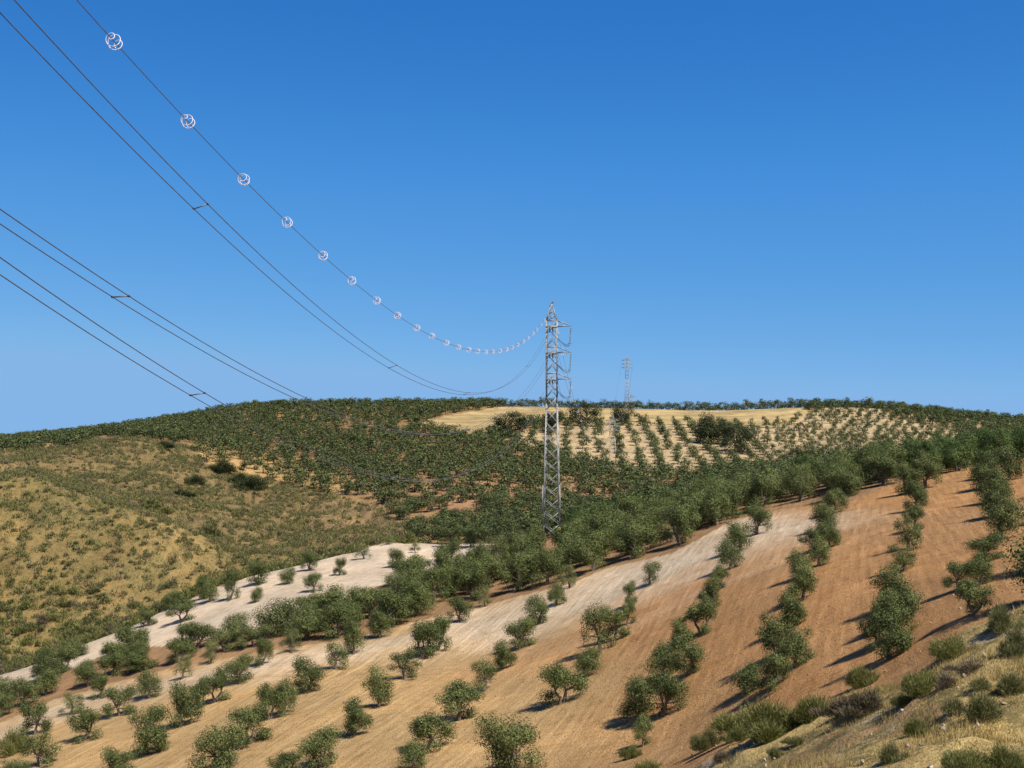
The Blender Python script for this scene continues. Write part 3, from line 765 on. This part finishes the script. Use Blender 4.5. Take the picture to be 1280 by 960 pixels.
S_HILLK = [shrub_variant(460 + i, M_oak, 7000, blade=0.06, width=0.014) for i in range(2)]

def put_shrub(p, w_, h, vs, label, group, rng):
    o = link('shrub', vs[int(rng.integers(len(vs)))], None, label, 'shrub', group)
    o.location = p; o.rotation_euler = (0, 0, rng.random() * 6.28); o.scale = (w_ / 1.3, w_ / 1.3, h / 1.0)
BANKS = [(932,920,62,44,'b','bright yellow-green broom bush, left end of the big broom clump'),
 (972,915,74,56,'b','largest yellow-green broom bush, at the foot of the third tree row'),
 (1012,900,52,46,'b','yellow-green broom bush, right end of the big broom clump'),
 (887,936,34,30,'g','pale thin bush left of the big yellow-green broom clump'),
 (1058,897,50,32,'d','dead grey-brown bush right of the big broom clump, left one'),
 (1090,890,56,34,'d','dead grey-brown bush right of the big broom clump, right one'),
 (1077,858,42,36,'b','sparse light green broom below the second tree row'),
 (1187,824,44,36,'b','green broom bush on the bank edge below the rightmost tree row'),
 (1249,794,42,42,'g','grey-green bush on the bank edge beneath the rightmost tree row'),
 (1272,818,40,42,'g','grey-green bush at the right picture edge on the bank top'),
 (1152,868,46,38,'b','yellow-green broom on the bank slope left of the ochre bare patch'),
 (1180,862,34,24,'d','brown twiggy bush on the bank above the ochre bare patch'),
 (1224,902,54,44,'g','grey-green spiky bush in the middle of the ochre bank'),
 (1262,868,48,34,'g','grey-green bush low at the right edge of the ochre bank'),
 (1146,920,32,27,'b','round green bush in the lower middle of the ochre bank'),
 (1115,954,38,36,'g','grey-green bush at the bottom edge of the ochre bank'),
 (1205,966,50,38,'b','green bush at the bottom edge right of the middle of the bank'),
 (1250,964,52,38,'b','green bush in the bottom right corner of the picture'),
 (968,946,20,16,'g','small dark bush on the bare ochre ground at the bottom'),
 (924,928,32,20,'b','low green bush at the left tip of the ochre bank'),
 (994,930,26,14,'g','low grey bush on the left part of the ochre bank'),
 (1130,884,30,24,'g','grey-green bush beside the dead bush on the bank'),
 (1215,842,38,22,'d','brown low bush between two grey-green bushes on the upper bank'),
 (806,966,36,22,'b','pale green bush at the bottom below the lone small olive'),
 (790,948,22,20,'b','bright green bush at the foot of the small leaning olive'),
 (14,942,38,34,'y','bright green bush at the left edge among the olives'),
 (900,955,30,20,'d','brown low bush at the left tip of the ochre bank')]
rng = np.random.default_rng(55)
for px_, py_, w_, h_, k, lab in BANKS:
    p = hit(px_, min(py_, 985), 26); s = p.y / F
    put_shrub(p, w_ * s * 1.1, h_ * s * 1.05, {'b': S_BROOM, 'g': S_GREYN, 'd': S_DEAD, 'y': S_BROOM}[k], lab, 'bushes on the near bank and field edge', rng)
SPECIAL = [(246,605,26,14,'k','dark green bush cluster left on the upper scrub slope'),(225,622,34,14,'k','dark flat bush alone on the middle of the upper scrub slope'),
 (280,590,40,20,'k','large dark bush near the top of the upper scrub slope'),(318,612,42,22,'k','large dark bush at the right of the upper scrub slope'),(300,604,30,18,'k','dark bush joining two larger ones on the upper scrub slope'),
 (205,560,22,12,'k','dark bush on the crest of the upper scrub slope'),(262,672,26,30,'h','tall grey-green bush on the ridge line of the front scrub slope'),
 (190,635,24,14,'y','yellow-green bush left of its twin on the front scrub ridge'),(208,642,24,12,'y','yellow-green bush right of its twin on the front scrub ridge'),
 (305,698,8,11,'h','tiny lone bush near the tip of the front scrub slope'),(50,890,30,20,'y','green bush by the chalky strip at left')]
for px_, py_, w_, h_, k, lab in SPECIAL[:-1]:
    p = hit(px_, py_, 225); s = p.y / F
    put_shrub(p, w_ * s, h_ * s, {'k': S_HILLK, 'h': S_HILL, 'y': S_HILLG}[k], lab, 'distinct bushes on the scrub slopes', rng)

# scrub cover: 260 largest bushes as things, the rest one cover
srng = np.random.default_rng(91)
cand = []
n = 42000
Ys = srng.uniform(205, 460, n); pxs = srng.uniform(-40, 520, n)
wgt = Ys / 460; sel = srng.random(n) < wgt
Ys, pxs = Ys[sel], pxs[sel]; Xs = (pxs - 640) / F * Ys
Zs = gz(pxs, Ys); pys = row_of(Zs, Ys); mk = masks(pxs, pys, Xs, Ys)
dn = vnoise(Xs, Ys, 16, 120, 3) * 1.4 - 0.35 * smooth(400, 450, pxs)
prob = np.where(mk['scrub1'], 0.50 + 1.2 * np.clip(dn + 0.1, 0, 1), np.where(mk['scrub2'], 0.6 + 0.9 * dn, 0))
gullyline = (mk['scrub1'] & (Ys < np.interp(pxs, kpx, kY[:, 6]) + 20))
prob = np.where(gullyline, 0.85, prob)
ok = (srng.random(len(Ys)) < prob * 0.5) & ~hidden(pxs, Ys, Zs + 1.2)
for i in np.nonzero(ok)[0]:
    w_ = srng.uniform(0.9, 2.8) * (1.25 if gullyline[i] else 1); h = w_ * srng.uniform(0.5, 0.85)
    u = srng.random()
    yel = gullyline[i] or (mk['scrub1'][i] and dn[i] > 0.12)
    kind = 'g' if (u < (0.5 if yel else 0.12)) else ('d' if u > 0.86 else 'h')
    cand.append((w_ / Ys[i], Vector((Xs[i], Ys[i], Zs[i])), w_, h, kind, bool(mk['scrub1'][i])))
cand.sort(key=lambda c: -c[0])
print('SHRUBS', len(cand))
LABS = {('g', True): 'yellow-green broom bush on the front ochre scrub slope at left', ('h', True): 'grey-green bush on the front ochre scrub slope at left', ('d', True): 'brown twiggy bush on the front ochre scrub slope at left',
        ('g', False): 'yellow-green bush on the rear scrub slope below the far grove', ('h', False): 'grey-green bush on the rear scrub slope below the far grove', ('d', False): 'brown twiggy bush on the rear scrub slope below the far grove'}
SV = {'g': S_HILLG, 'h': S_HILL, 'd': S_HILLD}
for c in cand[:255]:
    q = 640 + c[1].x / c[1].y * F; rr_ = row_of(c[1].z, c[1].y)
    hor = 'at the left picture edge' if q < 70 else ('left of centre' if q < 150 else ('near its middle' if q < 230 else ('towards its right' if q < 320 else 'at its right end')))
    ver = 'high up' if rr_ < 625 else ('half way down' if rr_ < 690 else ('low down' if rr_ < 740 else 'at the foot'))
    col_ = {'g': 'yellow-green broom', 'h': 'grey-green bush', 'd': 'brown twiggy bush'}[c[4]]
    put_shrub(c[1], c[2], c[3], SV[c[4]], '%s %s, %s scrub slope, %s %s' % ('wide' if c[2] > 2.7 else ('small' if c[2] < 2.1 else 'middling'), col_, 'front' if c[5] else 'rear', ver, hor), 'bushes scattered on the left scrub slopes', rng)
def scrub_cover(items, mat, name, label, nb, ln, wd_):
    VV = []
    rg = np.random.default_rng(len(items))
    for (_, p, w_, h, k, _f) in items:
        n = nb
        d = rand_dirs(n, rg); d[:, 2] = np.abs(d[:, 2])
        cen = d * np.array((w_ * 0.5, w_ * 0.5, h * 0.85)) * (rg.random((n, 1)) ** 0.4) + np.array(p)
        up = d * 0.8 + np.array((0, 0, 0.8)) + rg.normal(size=(n, 3)) * 0.25; up /= np.linalg.norm(up, axis=1)[:, None]
        side = np.cross(up, rand_dirs(n, rg)); side /= np.linalg.norm(side, axis=1)[:, None]
        l = (ln * (0.6 + 0.8 * rg.random(n)))[:, None]
        VV.append(np.stack([cen - up * l * .5, cen + side * wd_, cen + up * l * .5, cen - side * wd_], 1).reshape(-1, 3))
    v = np.concatenate(VV); link(name, mesh_np(name, v, np.arange(len(v)).reshape(-1, 4), mat), label=label, cat='scrub', kind='stuff')
rest_s = cand[255:]
scrub_cover([c for c in rest_s if c[4] == 'h'], M_greyb, 'grey_scrub', 'low grey-green scrub covering the ochre slopes at left', 60, 0.42, 0.09)
scrub_cover([c for c in rest_s if c[4] == 'g'], M_broom, 'broom_scrub', 'yellow-green broom scrub along the gully and slopes at left', 60, 0.42, 0.09)
scrub_cover([c for c in rest_s if c[4] == 'd'], M_dead, 'brown_scrub', 'brown dry scrub covering the ochre slopes at left', 50, 0.42, 0.08)

# dry grass on the near bank and on the scrub
def grass(n, y0, y1, p0, p1, want, hgt, wd_, name, label, seed, blades=5, mat=None):
    rg = np.random.default_rng(seed)
    Yg = np.sqrt(rg.uniform(y0 ** 2, y1 ** 2, n)); pg = rg.uniform(p0, p1, n); Xg = (pg - 640) / F * Yg
    Zg = gz(pg, Yg); mk = masks(pg, row_of(Zg, Yg), Xg, Yg)
    ok = want(mk, Xg, Yg, rg)
    Xg, Yg, Zg = Xg[ok], Yg[ok], Zg[ok]; m = len(Xg)
    c = np.repeat(np.stack([Xg, Yg, Zg], 1), blades, 0)
    c[:, :2] += rg.normal(size=(m * blades, 2)) * hgt * 0.35
    up = rg.normal(size=(m * blades, 3)) * 0.45 + np.array((0, 0, 1)); up /= np.linalg.norm(up, axis=1)[:, None]
    side = np.cross(up, rand_dirs(len(up), rg)); side /= np.linalg.norm(side, axis=1)[:, None]
    l = (hgt * (0.5 + rg.random(len(up))))[:, None]
    v = np.stack([c - side * wd_ - np.array((0, 0, .05)), c + side * wd_ - np.array((0, 0, .05)), c + up * l], 1).reshape(-1, 3)
    link(name, mesh_np(name, v, np.arange(len(v)).reshape(-1, 3), mat or M_grass, 3), label=label, cat='grass', kind='stuff')
grass(26000, 28, 66, 760, 1400, lambda m, X, Y, r: m['bank'] & (vnoise(X, Y, 3.5, 130, 3) > -0.06), 0.20, 0.009, 'bank_grass', 'dry straw-coloured grass tufts on the near ochre bank', 131, 6)
grass(60000, 205, 460, -60, 520, lambda m, X, Y, r: (m['scrub1'] | m['scrub2']) & (vnoise(X, Y, 9, 132, 3) > -0.1), 0.5, 0.06, 'slope_grass', 'dry grass tufts on the ochre scrub slopes', 133, 3, M_grassd)

# stones on the tilled soil and on the bank
def stones(n, y0, y1, p0, p1, want, smin, smax, name, label, seed):
    rg = np.random.default_rng(seed)
    Yg = np.sqrt(rg.uniform(y0 ** 2, y1 ** 2, n)); pg = rg.uniform(p0, p1, n); Xg = (pg - 640) / F * Yg
    Zg = gz(pg, Yg); mk = masks(pg, row_of(Zg, Yg), Xg, Yg)
    ok = want(mk, Xg, Yg); Xg, Yg, Zg = Xg[ok], Yg[ok], Zg[ok]; m = len(Xg)
    octv = np.array([(1, 0, 0), (0, 1, 0), (-1, 0, 0), (0, -1, 0), (0, 0, 1), (0, 0, -1)], float)
    octf = np.array([(0, 1, 4), (1, 2, 4), (2, 3, 4), (3, 0, 4), (1, 0, 5), (2, 1, 5), (3, 2, 5), (0, 3, 5)])
    s = smin + (smax - smin) * rg.random(m) ** 3
    v = octv[None] * (s[:, None, None] * (0.6 + 0.8 * rg.random((m, 6, 1)))) * np.array((1, 1, 0.7)) + rg.normal(size=(m, 6, 3)) * s[:, None, None] * 0.2 + np.stack([Xg, Yg, Zg + s * 0.2], 1)[:, None, :]
    f = (octf[None] + (np.arange(m) * 6)[:, None, None]).reshape(-1, 3)
    link(name, mesh_np(name, v.reshape(-1, 3), f, M_rock, 3), label=label, cat='stones', kind='stuff')
M_rock0 = M_rock
M_rock = mat_simple('dry_clods', (0.22, 0.13, 0.065), (0.36, 0.24, 0.135), 0.6, 0.95, 0, 0.4)
stones(16000, 62, 135, -40, 1320, lambda m, X, Y: ~(m['bank'] | m['chalk'] | m['scrub1']) & (vnoise(X, Y, 6, 150, 2) > -0.08), 0.02, 0.085, 'soil_clods', 'dry clods of tilled earth lying between the foreground rows', 151)
M_rock = M_rock0
stones(2600, 60, 210, -40, 1320, lambda m, X, Y: ~(m['bank'] | m['chalk'] | m['scrub1']) & (vnoise(X, Y, 8, 140, 2) > 0.0), 0.025, 0.11, 'field_stones', 'small pale stones strewn over the tilled soil', 141)
stones(1500, 28, 62, 780, 1330, lambda m, X, Y: m['bank'] & (vnoise(X, Y, 3, 142, 2) > 0.05), 0.02, 0.13, 'bank_stones', 'pale stones lying on the ochre bank', 143)
stones(3000, 210, 440, -40, 520, lambda m, X, Y: (m['scrub1'] | m['scrub2']) & (vnoise(X, Y, 10, 144, 2) > 0.1), 0.08, 0.35, 'slope_stones', 'pale stones on the scrub slopes', 145)

# ------------------------------------------------------------------ lattice pylons
def bar(a, b, t):
    a = np.array(a, float); b = np.array(b, float); d = b - a; d /= np.linalg.norm(d)
    ref = (0, 0, 1) if abs(d[2]) < 0.9 else (0, 1, 0)
    u = np.cross(d, ref); u /= np.linalg.norm(u); w_ = np.cross(d, u); h = t / 2
    v = [p + u * su * h + w_ * sw * h for p in (a, b) for su, sw in ((-1, -1), (1, -1), (1, 1), (-1, 1))]
    f = [(0, 1, 5, 4), (1, 2, 6, 5), (2, 3, 7, 6), (3, 0, 4, 7), (3, 2, 1, 0), (4, 5, 6, 7)]
    return np.array(v), np.array(f)
def part(name, geos, mat, parent, label=None):
    v, f = join(geos); o = link(name, mesh_np(name, v, f, mat), parent, label); return o
def disc_string(a, b, n, r):
    a = np.array(a, float); b = np.array(b, float); pts = []; rr = []
    for i in range(n):
        for k, q in ((0.0, 0.25), (0.3, 1.0), (0.45, 1.0), (0.75, 0.3)):
            pts.append(a + (b - a) * ((i + k) / n)); rr.append(r * q)
    pts.append(b); rr.append(r * 0.25)
    return tube(pts, rr, 6)

def pylon(name_label, base, H, wb, wt, cage, arms, armlen, t_leg, t_br, npan, rot, sides=(1,), full=True):
    """square lattice tower; cage = height where the peak starts; arms = heights of crossarms"""
    root = bpy.data.objects.new('lattice_pylon', None); COL.objects.link(root)
    root.location = base; root.rotation_euler = (0, 0, rot)
    root['label'] = name_label; root['category'] = 'pylon'; root['group'] = 'lattice power pylons of the line'
    def hw(z): return (wb + (wt - wb) * min(z / (cage * 0.62), 1.0)) / 2 if z <= cage else wt / 2 * max(0.06, 1 - (z - cage) / (H - cage))
    cs = ((-1, -1), (1, -1), (1, 1), (-1, 1))
    zc = cage * 0.62
    for sx, sy in cs:
        part('leg', [bar((sx * hw(0), sy * hw(0), -0.6), (sx * hw(zc), sy * hw(zc), zc), t_leg), bar((sx * hw(zc), sy * hw(zc), zc), (sx * hw(cage), sy * hw(cage), cage), t_leg * 0.9),
                     bar((sx * hw(cage), sy * hw(cage), cage), (sx * hw(H), sy * hw(H), H), t_leg * 0.75)], M_steel, root)
    zs = list(np.linspace(0.4, cage, npan + 1)) + list(np.linspace(cage, H, 4)[1:])
    for i in range(len(zs) - 1):
        z0, z1 = zs[i], zs[i + 1]
        if i >= npan and not full: pass
        for k in range(4):
            a, b = cs[k], cs[(k + 1) % 4]
            A0 = (a[0] * hw(z0), a[1] * hw(z0), z0); B1 = (b[0] * hw(z1), b[1] * hw(z1), z1)
            B0 = (b[0] * hw(z0), b[1] * hw(z0), z0); A1 = (a[0] * hw(z1), a[1] * hw(z1), z1)
            part('brace', [bar(A0, B1, t_br)], M_steel, root)
            if full or i % 2 == 0: part('brace', [bar(B0, A1, t_br)], M_steel, root)
    tips = []
    for za in arms:
        w_ = hw(za)
        ring = [bar((cs[k][0] * hw(za + q), cs[k][1] * hw(za + q), za + q), (cs[(k + 1) % 4][0] * hw(za + q), cs[(k + 1) % 4][1] * hw(za + q), za + q), t_br * 1.25) for k in range(4) for q in (0, armlen * 0.42)]
        part('girdle', ring, M_steel, root)
        for s in sides:
            tip = (s * (w_ + armlen), 0, za + 0.05)
            up = armlen * 0.42
            g = [bar((s * w_, -w_, za), tip, t_br * 1.3), bar((s * w_, w_, za), tip, t_br * 1.3), bar((s * w_, -w_, za + up), tip, t_br * 1.3), bar((s * w_, w_, za + up), tip, t_br * 1.3)]
            for q in (0.33, 0.66):
                f0 = np.array((s * w_, -w_, za)) * (1 - q) + np.array(tip) * q; f1 = np.array((s * w_, w_, za)) * (1 - q) + np.array(tip) * q
                g.append(bar(f0, f1, t_br * 0.8))
                g.append(bar(f0, np.array((s * w_, -w_, za + up)) * (1 - q) + np.array(tip) * q, t_br * 0.8))
            part('crossarm', g, M_steel, root); tips.append(tip)
    return root, hw, tips

PB = hit(690, 671, 180); PB = Vector((7.0, 225.0, ground(7.0, 225.0)))
top_z = zz(225, 380)
HP = top_z - PB.z
lvl = [zz(225, 408) - PB.z, zz(225, 441) - PB.z, zz(225, 474) - PB.z]
near, hwN, tipsN = pylon('tall grey lattice pylon rising out of the dense olive band, nearest pylon', PB, HP, 3.0, 1.86, zz(225, 401) - PB.z, lvl, 2.45, 0.18, 0.09, 17, math.radians(-6))
# girdle beams, strain insulators, hanging insulators, jumper loops
for za, tip in zip(lvl, tipsN):
    part('strain_beam', [bar((-1.05, -0.98, za - 0.15), (1.05, -0.98, za - 0.15), 0.16), bar((-1.05, 0.98, za - 0.15), (1.05, 0.98, za - 0.15), 0.16), bar((-0.9, -0.9, za - 0.16), (0.9, 0.9, za - 0.16), 0.12), bar((0.9, -0.9, za - 0.16), (-0.9, 0.9, za - 0.16), 0.12)], M_steel, near)
    for sy in (-1, 1):
        part('strain_insulator', [disc_string((-0.45, sy * 1.0, za - 0.2), (-0.6, sy * 3.2, za - 0.75), 12, 0.13), disc_string((-0.05, sy * 1.0, za - 0.2), (0.0, sy * 3.2, za - 0.7), 12, 0.13)], M_glass, near)
    part('hanging_insulator', [disc_string((tip[0], 0, za - 0.25), (tip[0] - 0.22, 0, za - 3.0), 14, 0.15)], M_glass, near)
    lp = []
    for off in (0.0, 0.3):
        pts = []
        for k in range(25):
            u = k / 24; yy = -3.2 + 6.4 * u; ss = math.sin(math.pi * u)
            pts.append((-0.3 + (tip[0] + 0.08) * ss ** 0.8, yy * (1 - 0.15 * ss), za - 0.75 - (2.25 + off) * ss ** 0.55 - 0.55 * math.sin(2 * math.pi * u) ** 2))
        lp.append(tube(pts, [0.028] * 25, 5))
    part('jumper_cable', lp, M_wire, near)
    part('grading_ring', [tube([(tip[0] - 0.22 + 0.32 * math.cos(a), 0.32 * math.sin(a), za - 3.02) for a in np.linspace(0, 6.28, 13)], [0.045] * 13, 5)], M_steel, near)
part('peak_bracket', [bar((-0.35, 0, HP - 0.5), (0.45, 0, HP + 0.75), 0.22), bar((0, 0, HP - 0.1), (0.35, 0, HP - 0.5), 0.12)], M_wire, near)
part('warning_sign', [bar((hwN(2) + 0.02, -hwN(2) - 0.14, 1.5), (hwN(2) + 0.02, -hwN(2) - 0.14, 2.2), 0.55)], M_yellow, near).scale = (1, 1, 1)
for sx, z0, z1 in ((-1, 4.5, 9.5), (1, 3.6, 9.6)):
    part('climbing_guard', [bar((sx * (hwN(z0) + 0.2), -hwN(z0), z0), (sx * (hwN(z1) + 0.2), -hwN(z1), z1), 0.16)], M_steel, near)

Y3 = 432.0; x3 = (765.5 - 640) / F * Y3; P3 = Vector((x3, Y3, ground(x3, Y3)))
H3 = zz(Y3, 517) - P3.z
p3, hw3, tips3 = pylon('small grey lattice pylon low on the far slope below the hay field', P3, H3, 2.5, 1.7, H3 * 0.86, [H3 * 0.66, H3 * 0.76, H3 * 0.86], 1.5, 0.15, 0.075, 10, math.radians(-6), (1, -1))
Y2 = 603.0; x2 = (783.5 - 640) / F * Y2; P2 = Vector((x2, Y2, ground(x2, Y2)))
H2 = zz(Y2, 444) - P2.z
p2, hw2, tips2 = pylon('thin grey lattice pylon standing against the sky on the far hilltop', P2, H2, 2.0, 1.3, H2 * 0.9, [H2 * 0.76, H2 * 0.83, H2 * 0.90], 1.7, 0.17, 0.12, 12, math.radians(-4), (1, -1))
Y4 = 760.0; x4 = (789 - 640) / F * Y4; P4 = Vector((x4, Y4, ground(x4, Y4)))
H4 = zz(Y4, 490) - P4.z
p4, hw4, tips4 = pylon('tiny lattice pylon mostly hidden behind the skyline trees, farthest pylon', P4, H4, 2.2, 1.5, H4 * 0.85, [H4 * 0.72, H4 * 0.86], 2.8, 0.16, 0.10, 8, 0.0, (1, -1), full=False)

# ------------------------------------------------------------------ conductors
SL = 0.115
def conductor(fn, y0, y1, r, name, label, group, step=2.0, cat='power cable', mat=None):
    Ys = np.arange(y0, y1 + step * 0.5, step)
    pts = [fn(y) for y in Ys]
    v, f = tube(pts, [r] * len(pts), 6)
    me = mesh_np(name, v, f, mat or M_wire); me.polygons.foreach_set('use_smooth', np.ones(len(me.polygons), bool))
    return link(name, me, None, label, cat, group)
def span(x0, zmin, ymin, kn, kf):
    return lambda y: (x0 + SL * (y - 225), y, zmin + (kn if y < ymin else kf) * (y - ymin) ** 2)
gw = lambda y: (7.0 + SL * (y - 225), y, 7.2 + (0.00121 if y < 115 else 0.00109) * (y - 115) ** 2)
conductor(gw, 14, 225, 0.017, 'earth_wire', 'thin upper wire carrying the white spiral markers down to the pylon peak', 'overhead cables towards the camera')
pairs = [('upper', 3.15, 125, .00128, .00126), ('middle', -.9, 113, .00127, .00097), ('lower', -5.0, 122, .00139, .00107)]
fns = {}
for nm, zm, ym, kn, kf in pairs:
    for s, (x0, dz) in (('right', (6.5, 0.0)), ('left', (5.9, {'upper': -0.2, 'middle': -0.03, 'lower': -0.1}[nm]))):
        fn = span(x0, zm + dz, ym, kn, kf); fns[(nm, s)] = fn
        conductor(fn, 14, 222, 0.020, 'power_cable', 'dark %s cable of the %s pair running from the left to the near pylon' % (s, nm), 'overhead cables towards the camera')
# spacers between the two cables of each pair
def y_at(px, x0): return (x0 - 225 * SL) / ((px - 640) / F - SL)
for nm, pxs_ in (('upper', (251, 491, 583, 660)), ('middle', (151, 520)), ('lower', (247, 490))):
    for i, q in enumerate(pxs_):
        y = y_at(q, 6.2); a = fns[(nm, 'left')](y); b = fns[(nm, 'right')](y)
        geo = [bar(a, b, 0.045)] + [tube([np.array(e) + np.array((0, -0.12, 0)), np.array(e), np.array(e) + np.array((0, 0.12, 0))], [0.035, 0.05, 0.035], 6) for e in (a, b)]
        v, f = join(geo)
        link('cable_spacer', mesh_np('cable_spacer', v, f, M_wire), None, '%s spacer from the left joining the %s pair of cables' % (ordinal(i), nm), 'cable spacer', 'spacers on the paired cables')
# white spiral bird markers, evenly spaced along the earth wire
def spiral_mesh(r):
    pts = []
    for k in range(0, 97):
        u = k / 96; a = u * 2 * math.pi * 3.3
        env = math.sin(math.pi * u) ** 0.55
        rr = r * (0.10 + 0.90 * env) if u < 0.62 else r * (0.10 + 0.90 * env * (1 - 0.45 * (u - 0.62) / 0.38))
        pts.append((rr * math.cos(a), (u - 0.5) * 0.85, rr * math.sin(a)))
    v, f = tube(pts, [0.016] * len(pts), 5)
    me = mesh_np('spiral_marker', v, f, M_white); me.polygons.foreach_set('use_smooth', np.ones(len(me.polygons), bool)); return me
SPM = spiral_mesh(0.255)
MPX = [143,235,305,359,404,440,471,497,521,540,558,573,586,597,607,616,625,633,640,647,654,660,666,671,676,680,685]
NUM = ['first','second','third','fourth','fifth','sixth','seventh','eighth','ninth','tenth','eleventh','twelfth','thirteenth','fourteenth','fifteenth','sixteenth','seventeenth','eighteenth','nineteenth','twentieth','twenty-first','twenty-second','twenty-third','twenty-fourth','twenty-fifth','twenty-sixth','twenty-seventh']
for i, q in enumerate(MPX):
    y = y_at(q, 7.0) if q < 680 else {680: 210.0, 685: 217.0}[q]
    p = Vector(gw(y)); d = (Vector(gw(y + 1)) - Vector(gw(y - 1))).normalized()
    o = link('spiral_marker', SPM, None, '%s white spiral bird marker from the left on the upper wire' % NUM[i], 'bird marker', 'white spiral markers on the earth wire')
    o.location = p; o.rotation_mode = 'QUATERNION'
    o.rotation_quaternion = d.to_track_quat('Y', 'Z') @ Matrix.Rotation(random.random() * 6.28, 4, 'Y').to_quaternion()
# spans beyond the near pylon
def sag(a, b, drop):
    a = np.array(a); b = np.array(b)
    def fn(y):
        u = (y - a[1]) / (b[1] - a[1]); p = a + (b - a) * u; p[2] -= drop * 4 * u * (1 - u); return tuple(p)
    return fn
g2 = sag((7.0, 225.0, top_z), (x3, Y3, P3.z + H3), 16.5)
conductor(g2, 225, Y3, 0.018, 'earth_wire', 'thin top wire sagging away from near pylon to the small lower pylon', 'overhead cables beyond the near pylon', 4)
for i, y in enumerate(np.arange(236, 330, 9.5)):
    p = Vector(g2(y)); d = (Vector(g2(y + 1)) - Vector(g2(y - 1))).normalized()
    o = link('spiral_marker', SPM, None, '%s small spiral marker beyond the near pylon, counting away from it' % NUM[i], 'bird marker', 'white spiral markers beyond the pylon')
    o.location = p; o.rotation_mode = 'QUATERNION'; o.rotation_quaternion = d.to_track_quat('Y', 'Z')
for i, za in enumerate(lvl):
    fn = sag((7.2, 228.3, PB.z + za - 0.75), (x3 + (-1) ** i * 2.0, Y3, P3.z + H3 * (0.86 - 0.10 * i)), 15.0)
    conductor(fn, 228.3, Y3, 0.020, 'power_cable', '%s cable sagging away from the near pylon into the hollow' % ('top', 'middle', 'bottom')[i], 'overhead cables beyond the near pylon', 4)
for i in range(3):
    s_ = (-1) ** i
    fn = sag((x3 + s_ * 2.0, Y3, P3.z + H3 * (0.86 - 0.10 * i)), (x2 + s_ * 2.8, Y2, P2.z + H2 * (0.88 - 0.04 * i)), 5.0)
    conductor(fn, Y3, Y2, 0.028, 'power_cable', '%s cable climbing from the small lower pylon to the hilltop pylon' % ('top', 'middle', 'bottom')[i], 'overhead cables up the far hill', 6)
